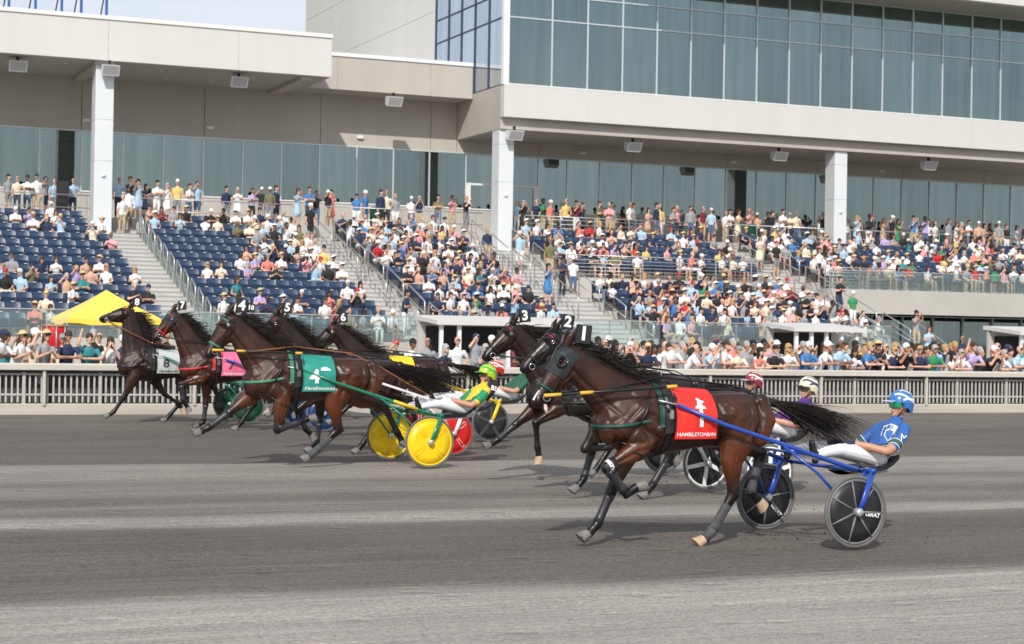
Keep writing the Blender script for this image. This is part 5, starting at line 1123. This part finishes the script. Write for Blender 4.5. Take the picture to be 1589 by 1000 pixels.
# ------------------------------------------------------------------ spectators
PR = random.Random(5)
def person_parts(pose, arms, hair, lower, female=False, seed=0):
    rr = random.Random(seed); P = []; w = .92 if female else 1.
    if pose == 'sit':
        z0 = .47; lean = rr.choice((-.05, 0, .04)); sx = .06
        tor = [(.06,0,z0+.03),(.05+lean*.4,0,z0+.2),(.03+lean*.8,0,z0+.37),(.02+lean,0,z0+.50)]
        P.append(([(.07,0,z0),(-.02,0,z0+.01)], [.11,.105], [.165,.16], 'trousers'))
        sp = rr.choice((.09,.13,.17))
        for s in (-1, 1):
            P.append(([(.02,s*.085,z0+.01),(-.20,s*(.085+sp)/2,z0+.04),(-.40,s*sp,z0+.03)], [.088,.078,.062], [.086,.078,.062], 'trousers'))
            lt = 'trousers' if lower == 'long' else 'skin'
            P.append(([(-.41,s*sp,z0+.0),(-.43,s*sp,.27),(-.40,s*sp,.09)], [.056,.054,.038], [.056,.052,.038], lt))
            P.append(([(-.39,s*sp,.05),(-.54,s*(sp+.02),.04)], [.042,.032], [.04,.036], 'shoes'))
        sh = Vector((.02+lean,0,z0+.47)); hc = Vector((-.015+lean,0,z0+.71))
    else:
        z0 = .93; lean = -.22 if pose == 'rail' else rr.choice((-.03,0,.03))
        tor = [(.02,0,z0),(.02+lean*.3,0,z0+.18),(.0+lean*.75,0,z0+.36),(-.005+lean,0,z0+.48)]
        P.append(([(.02,0,z0-.03),(.02,0,z0+.05)], [.105,.10], [.16,.15], 'trousers'))
        for s in (-1, 1):
            kx = rr.uniform(-.05,.02)
            P.append(([(.02,s*.085,z0-.03),(.01+kx,s*.095,.72),(.0+kx,s*.10,.49)], [.088,.08,.06], [.084,.076,.058], 'trousers'))
            P.append(([(.0+kx,s*.10,.50),(.015,s*.105,.28),(.02,s*.11,.09)], [.058,.054,.038], [.057,.052,.038], 'trousers' if lower == 'long' else 'skin'))
            P.append(([(.03,s*.11,.05),(-.14,s*.13,.035)], [.045,.03], [.04,.036], 'shoes'))
        sh = Vector((-.005+lean,0,z0+.45)); hc = Vector((-.035+lean*1.1,0,z0+.70))
    ttag = 'top'
    P.append((tor, [.105,.112*w,.118*w,.075], [.155*w,.15*w,.178*w,.10], ttag))
    if lower == 'dress': P.append(([(.02,0,z0+.05),(.01,0,z0-.12),(.0,0,z0-.35)], [.11,.14,.16], [.16,.19,.21], 'top')) if pose != 'sit' else None
    P.append(([tuple(sh), tuple(sh+Vector((-.012,0,.11)))], [.055,.05], [.058,.05], 'skin'))
    for s in (-1, 1):
        a = arms if isinstance(arms, str) else arms[0 if s < 0 else 1]
        S_ = sh+Vector((.0, s*.175*w, -.02))
        e, wr = {'lap': ((-.02,s*.26,-.28),(-.25,s*.10,-.36)), 'cross': ((-.05,s*.25,-.26),(-.17,-s*.08,-.19)), 'phone': ((-.17,s*.22,-.16),(-.28,s*.06,.14)), 'shade': ((-.12,s*.30,.0),(-.11,s*.07,.25)),
                 'clap': ((-.08,s*.25,-.24),(-.30,s*.035,-.12)), 'down': ((.02,s*.24,-.29),(-.05,s*.23,-.52)), 'rail': ((-.14,s*.27,-.22),(-.34,-s*.03 if s > 0 else .12,-.21)), 'up': ((-.1,s*.27,.12),(-.12,s*.2,.38)), 'hip': ((.06,s*.34,-.24),(-.04,s*.19,-.38))}[a]
        e = sh+Vector(e); wr = sh+Vector(wr)
        mid = S_.lerp(e, .62 if not female else .35)
        P.append(([tuple(S_), tuple(mid)], [.06*w,.052*w], [.06*w,.052*w], 'top')); P.append(([tuple(mid), tuple(e)], [.046*w,.042*w], [.046*w,.042*w], 'skin' if lower != 'suit' else 'top'))
        P.append(([tuple(e), tuple(e.lerp(wr,.5)), tuple(wr)], [.042*w,.038*w,.027], [.042*w,.037*w,.029], 'skin' if lower != 'suit' else 'top'))
        d = (wr-e).normalized(); P.append(([tuple(wr), tuple(wr+d*.10)], [.030,.022], [.036,.03], 'skin'))
        if a == 'phone' and s > 0: P.append(([tuple(wr+Vector((-.03,-.05,.0))), tuple(wr+Vector((-.03,-.05,.11)))], [.012,.012], [.04,.04], 'glove'))
    hp_, q = head_parts(hc, 0); P += hp_
    if hair == 'cap':
        P += [('ball', q(-.012,.055), (.110,.093,.086), 'accent'), ([q(.075,.048), q(.165,.035)], [.012,.010], [.066,.045], 'accent'), ([q(-.075,-.01), q(-.06,-.06)], [.035,.03], [.06,.055], 'hair')]
    elif hair == 'brim':
        P += [('ball', q(-.005,.055), (.215,.205,.018), 'accent'), ('ball', q(-.01,.085), (.102,.088,.07), 'accent')]
        if female: P.append(([q(-.06,.0), q(-.075,-.12), q(-.06,-.24)], [.05,.055,.03], [.075,.08,.06], 'hair'))
    elif hair == 'long':
        P += [('ball', q(-.028,.052), (.106,.096,.095), 'hair'), ([q(-.06,.02), q(-.075,-.12), q(-.06,-.27)], [.055,.06,.03], [.083,.095,.07], 'hair')] + [([q(.02,.05,s*.07), q(-.0,-.08,s*.085), q(-.01,-.2,s*.09)], [.03,.03,.02], [.018,.02,.016], 'hair') for s in (-1, 1)]
    elif hair == 'bald': P += [([q(-.075,.0), q(-.07,-.045)], [.03,.028], [.07,.065], 'hair')]
    else: P += [('ball', q(-.026,.056), (.104,.09,.088), 'hair'), ([q(-.07,.01), q(-.06,-.06)], [.045,.038], [.076,.066], 'hair')]
    if seed % 3: P.append(('ball', q(.083,.018), (.024,.068,.019), 'glove'))
    return P
SPEC = {}
COMBO = [('sit','lap','short','short'),('sit','lap','cap','short'),('sit','cross','cap','long'),('sit','clap','long','short'),('sit','phone','cap','short'),('sit',('lap','shade'),'short','short'),('sit','lap','long','dress'),('sit','cross','brim','short'),('sit','clap','bald','long'),('sit','lap','brim','dress'),
         ('stand','down','cap','short'),('stand','cross','short','long'),('stand','phone','short','long'),('stand',('down','shade'),'cap','short'),('stand','clap','long','dress'),('stand',('hip','down'),'bald','long'),('stand','phone','long','dress'),('stand','down','short','suit'),
         ('rail','rail','cap','short'),('rail','rail','short','long'),('rail','phone','cap','short'),('rail','rail','long','dress'),('rail','clap','brim','dress'),('rail',('rail','up'),'short','short'),('rail','phone','long','short'),('rail','rail','bald','short')]
def spec(ci, fine):
    if (ci, fine) not in SPEC:
        c = COMBO[ci]; fem = c[2] == 'long' or c[3] == 'dress'
        vx = (.017 if c[0] == 'rail' else .022) if fine else .036
        SPEC[(ci, fine)] = figure(person_parts(c[0], c[1], c[2], c[3], fem, 7+ci), vx, 2 if fine else 1)
    return SPEC[(ci, fine)]
def pal(pre, d): return {k: mat('%s %s' % (pre, k), v[0], .8, tuple(min(1, c*1.22+.004) for c in v[0]), 7, 4, .004, 16) for k, v in d.items()}
TOPS = {'white': ((.72,.72,.72),36),'cream': ((.70,.62,.48),6),'light blue': ((.36,.52,.68),10),'blue': ((.05,.18,.42),4),'navy': ((.018,.028,.075),9),'black': ((.016,.016,.018),11),'grey': ((.28,.29,.31),8),'pink': ((.74,.34,.36),5),'salmon': ((.70,.22,.18),3),'red': ((.50,.02,.025),3),'green': ((.03,.24,.10),2),'olive': ((.16,.15,.07),2),'yellow': ((.66,.50,.18),2),'lilac': ((.45,.36,.62),3),'peach': ((.58,.36,.26),7),'maroon': ((.16,.02,.035),2),'teal': ((.03,.22,.24),2)}
BOT = {'khaki': ((.42,.34,.22),),'navy': ((.03,.045,.09),),'black': ((.018,.018,.02),),'white': ((.68,.68,.66),),'grey': ((.20,.20,.21),),'denim': ((.07,.12,.22),)}
SKN = {'fair': ((.56,.32,.23),),'light': ((.62,.37,.27),),'tanned': ((.42,.21,.13),),'brown': ((.20,.095,.055),),'dark': ((.075,.036,.022),)}
HAI = {'brown': ((.05,.026,.013),),'black': ((.012,.010,.009),),'blonde': ((.42,.27,.11),),'grey': ((.36,.35,.34),),'auburn': ((.12,.04,.018),)}
HAT = {'white': ((.78,.78,.77),),'navy': ((.02,.03,.08),),'black': ((.018,.018,.02),),'red': ((.48,.03,.03),),'straw': ((.58,.43,.22),),'grey': ((.25,.25,.26),)}
PT, PB, PS, PH, PC = pal('cotton top', TOPS), pal('cotton trousers', BOT), pal('skin', SKN), pal('hair', HAI), pal('hat', HAT)
for m_ in PS.values(): m_.node_tree.nodes['Principled BSDF'].inputs['Roughness'].default_value = .5
SHADES = cm_('dark sunglasses', (.012,.012,.013), .2); SHOE = cm_('pale shoe', (.45,.44,.42), .7)
NUMW = 'first second third fourth fifth sixth seventh eighth ninth tenth eleventh twelfth thirteenth fourteenth fifteenth sixteenth seventeenth eighteenth nineteenth'.split()
def ordw(n):      # 1-based
    if n > 99: return 'hundred-and-'+ordw(n-100) if n > 100 else 'hundredth'
    if n < 20: return NUMW[n-1]
    t_, u_ = divmod(n, 10); tens = {2:'twent',3:'thirt',4:'fort',5:'fift',6:'sixt',7:'sevent',8:'eight',9:'ninet'}[t_]
    return tens+'ieth' if u_ == 0 else tens+'y-'+NUMW[u_-1]
PEOPLE = []     # dicts
def person(x, y, z, kind, where, yaw=0, **fix):
    ci = fix.get('ci'); 
    if ci is None: ci = PR.choice([i for i, c in enumerate(COMBO) if c[0] == kind])
    c = COMBO[ci]; tk = fix.get('top') or PR.choices(list(TOPS), [v[1] for v in TOPS.values()])[0]
    if c[3] == 'suit' and 'top' not in fix: tk = PR.choice(('navy','black','grey'))
    bk = fix.get('bot') or PR.choice(list(BOT)); sk = PR.choices(list(SKN), [30,30,22,10,8])[0]; hk = PR.choices(list(HAI), [34,28,18,14,6])[0]
    if sk in ('dark','brown'): hk = 'black'
    ck_ = fix.get('hat') or (PR.choices(list(HAT), [52,14,12,6,6,10])[0] if c[2] == 'cap' else PR.choice(('straw','straw','white')))
    PEOPLE.append(dict(x=x, y=y, z=z, ci=ci, top=tk, bot=bk, skin=sk, hair=hk, hat=ck_, where=where, yaw=yaw+PR.gauss(0,.3)+.15, s=PR.uniform(.93,1.06)*(.96 if c[2] == 'long' else 1)*fix.get('s', 1)))
# seated, by block
def occ(b, k, x):
    if b == 'A': return .85 if k == 3 and x < 11.2 else .6 if k == 5 and x > 9.4 else .6 if k == 2 and x > 11.0 else .45 if k in (10, 11, 12) else .13
    if b == 'B': return .78 if k in (11, 12) else (.8 if x > 19.0 else .12) if k in (6,7,8,9,10) else .55 if k in (0, 1) else .35 if k in (2,5,9) else .16
    if b == 'C': return .94 if k >= 5 else .7 if k in (3, 4) else .35
    if b == 'D': return .93 if k > 0 else .75
    if b == 'U': return .62
    return .8 if k in (0, 1) else .62
for b, k, i, x, y, z in SEATS:
    if PR.random() < occ(b, k, x) and (x/y) < .86 and x/y > .115: person(x, y-.12, z, 'sit', (b, k))
# standing on concourse
x = 9.4
while x < 63:
    if not any(abs(x-c) < .7 for c in (13.4, 31.4, 49.2)): person(x, 76.75+PR.random()*1.0, 6.6, 'stand', ('K', 0))
    x += PR.choice((.34,.4,.45,.5,.8,1.3)) if x < 31 else PR.uniform(.32, .62)
x = 33
while x < 62: person(x, 78.3+PR.random()*1.2, 6.6, 'stand', ('K', 1), top=PR.choice(('navy','black','grey','light blue','white'))); x += PR.uniform(.5, 1.2)
# people on the stairways
for (xx, n, ci, tk, bk) in [(14.2,11.6,15,'white','khaki'),(14.6,12.2,17,'white','khaki'),(30.4,8.2,13,'light blue','white'),(31.2,7.0,15,'olive','khaki'),(30.9,5.4,11,'navy','black'),(31.5,5.6,10,'white','denim'),(22.3,11.6,10,'black','black'),(29.6,9.6,17,'navy','khaki'),(21.95,.5,11,'navy','white'),(29.5,4.0,16,'blue','navy')]:
    person(xx, Y0+TR*n-.1, Z0+RI*math.floor(n)+.18, 'stand', ('S', 0), ci=ci, top=tk, bot=bk)
for (xx, yy, zz, ci, tk, bk) in [(42.6,58.4,.95,14,'light blue','white'),(42.9,59.6,1.5,12,'grey','khaki'),(42.3,63.2,2.35,10,'green','white'),(42.8,65.0,2.9,11,'black','navy'),(42.6,69.8,4.7,10,'black','grey'),(42.2,70.6,5.0,14,'cream','white'),(42.9,71.6,5.3,10,'white','khaki'),(43.3,57.2,.4,15,'navy','khaki')]:
    person(xx, yy, zz, 'stand', ('S', 0), ci=ci, top=tk, bot=bk)
for n in range(2, 9):
    if PR.random() < .8: person(42.4+PR.random()*.7, Y0+TR*n*.7-.2, Z0+RI*math.floor(n*.7)+.02-.30, 'sit', ('S', 0))
# crowd at the rail: front line, then behind it
def line(xa, xb, y, step, kind, where, jy=.12):
    x = xa
    while x < xb:
        person(x, y+PR.uniform(-jy, jy), .1, kind, where); x += step*PR.uniform(.75, 1.3)
line(4.6, 9.0, 41.15, .46, 'rail', ('L', 0)); line(4.8, 9.3, 42.0, .60, 'stand', ('L', 1), .2); line(5., 11.5, 43.6, 1.3, 'stand', ('L', 2), .4)
line(12.5, 20.5, 41.4, .95, 'rail', ('M', 0)); line(15.5, 21.5, 44.0, .9, 'stand', ('M', 1), .5)
line(20.8, 35.2, 41.12, .47, 'rail', ('N', 0)); line(20.7, 35.4, 41.75, .50, 'stand', ('N', 1), .12); line(20.8, 35.8, 42.45, .56, 'stand', ('N', 2), .18); line(21.2, 36.5, 43.4, .75, 'stand', ('N', 3), .35); line(22, 38, 45.0, .9, 'stand', ('N', 4), .7)
line(20.5, 40, 50., 2.0, 'stand', ('P', 0), 2.2)
BN = {'A':'far-left','B':'left','C':'middle','D':'right','U':'upper-right','E':'far-right'}
LN = {'L':'left','M':'middle','N':'right'}
LNN = ['at the %s rail', 'second line behind the %s rail', 'third line behind the %s rail', 'fourth line behind the %s rail', 'fifth line behind the %s rail']
PEOPLE.sort(key=lambda p: (p['where'][0], p['where'][1], p['x'])); cnt = {}
for p in PEOPLE:
    w_ = p['where']; cnt[w_] = cnt.get(w_, 0)+1; n = cnt[w_]; c = COMBO[p['ci']]
    ht = {'cap': ', %s cap' % p['hat'], 'brim': ', %s hat' % p['hat']}.get(c[2], '')
    d = 'dress' if c[3] == 'dress' else 'jacket' if c[3] == 'suit' else 'top'
    base = 'spectator in %s %s%s, ' % (p['top'], d, ht)
    if w_[0] in BN: p['label'] = base+'%s row up, %s from left, %s block' % (ordw(w_[1]+1), ordw(n), BN[w_[0]])
    elif w_[0] in LN: p['label'] = base+'%s from left, %s' % (ordw(n), LNN[w_[1]] % LN[w_[0]])
    elif w_[0] == 'K': p['label'] = base+'%s from left on upper concourse%s' % (ordw(n), ' back line' if w_[1] else '')
    elif w_[0] == 'S': p['label'] = base+'%s from left among people on the stairways' % ordw(n)
    else: p['label'] = base+'%s from left on the apron behind the crowd' % ordw(n)
    p['grp'] = {'K':'spectators on the upper concourse','S':'spectators on the stairways'}.get(w_[0], 'seated spectators' if w_[0] in BN else 'spectators at the track rail')
def slot_mat(p, t_):
    return {'skin':PS[p['skin']],'top':PT[p['top']],'trousers':PB[p['bot']],'shoes':SHOE,'hair':PH[p['hair']],'glove':SHADES,'accent':PC[p['hat']]}[t_]
PEOPLE.sort(key=lambda p: p['y'])
sv, sf, smi, nv = [], [], [], 0; slots = []; sidx = {}
for i, p in enumerate(PEOPLE):
    fine = i < 300
    me, used = spec(p['ci'], fine)
    if fine:
        o = obj('person', me, None, (p['x'], p['y'], p['z'])); o.rotation_euler = (0, 0, math.pi/2+p['yaw']); o.scale = (p['s'],)*3
        for k, t_ in enumerate(used): o.material_slots[k].link = 'OBJECT'; o.material_slots[k].material = slot_mat(p, t_)
        tag(o, p['label'], 'person', p['grp'])
    else:
        v = co(me)*p['s']; a = math.pi/2+p['yaw']; c_, s_ = math.cos(a), math.sin(a)
        sv.append(np.stack([v[:,0]*c_-v[:,1]*s_+p['x'], v[:,0]*s_+v[:,1]*c_+p['y'], v[:,2]+p['z']], 1))
        mi = []
        for t_ in used:
            m_ = slot_mat(p, t_)
            if m_.name not in sidx: sidx[m_.name] = len(slots); slots.append(m_)
            mi.append(sidx[m_.name])
        lp = np.empty(len(me.loops), np.int32); me.loops.foreach_get('vertex_index', lp); pm_ = np.empty(len(me.polygons), np.int32); me.polygons.foreach_get('material_index', pm_)
        ls_ = np.empty(len(me.polygons), np.int32); me.polygons.foreach_get('loop_total', ls_)
        sf.append((lp+nv, ls_)); smi.append(np.array(mi, np.int32)[pm_]); nv += len(v)
if sv:
    me = bpy.data.meshes.new('far_crowd'); V = np.concatenate(sv); LI = np.concatenate([a for a, _ in sf]); LT = np.concatenate([b for _, b in sf])
    me.vertices.add(len(V)); me.vertices.foreach_set('co', V.ravel().astype(np.float32)); me.loops.add(len(LI)); me.loops.foreach_set('vertex_index', LI)
    me.polygons.add(len(LT)); me.polygons.foreach_set('loop_start', np.concatenate([[0], np.cumsum(LT)[:-1]]).astype(np.int32)); me.polygons.foreach_set('loop_total', LT)
    for m_ in slots: me.materials.append(m_)
    me.polygons.foreach_set('material_index', np.concatenate(smi)); me.polygons.foreach_set('use_smooth', [True]*len(LT)); me.update(calc_edges=True); me.validate()
    o = obj('distant_spectators', me); struct(o, 'stuff'); o['label'] = 'crowd of distant spectators in the upper rows and on the concourse'
print('PEOPLE', len(PEOPLE), 'stuff verts', nv)
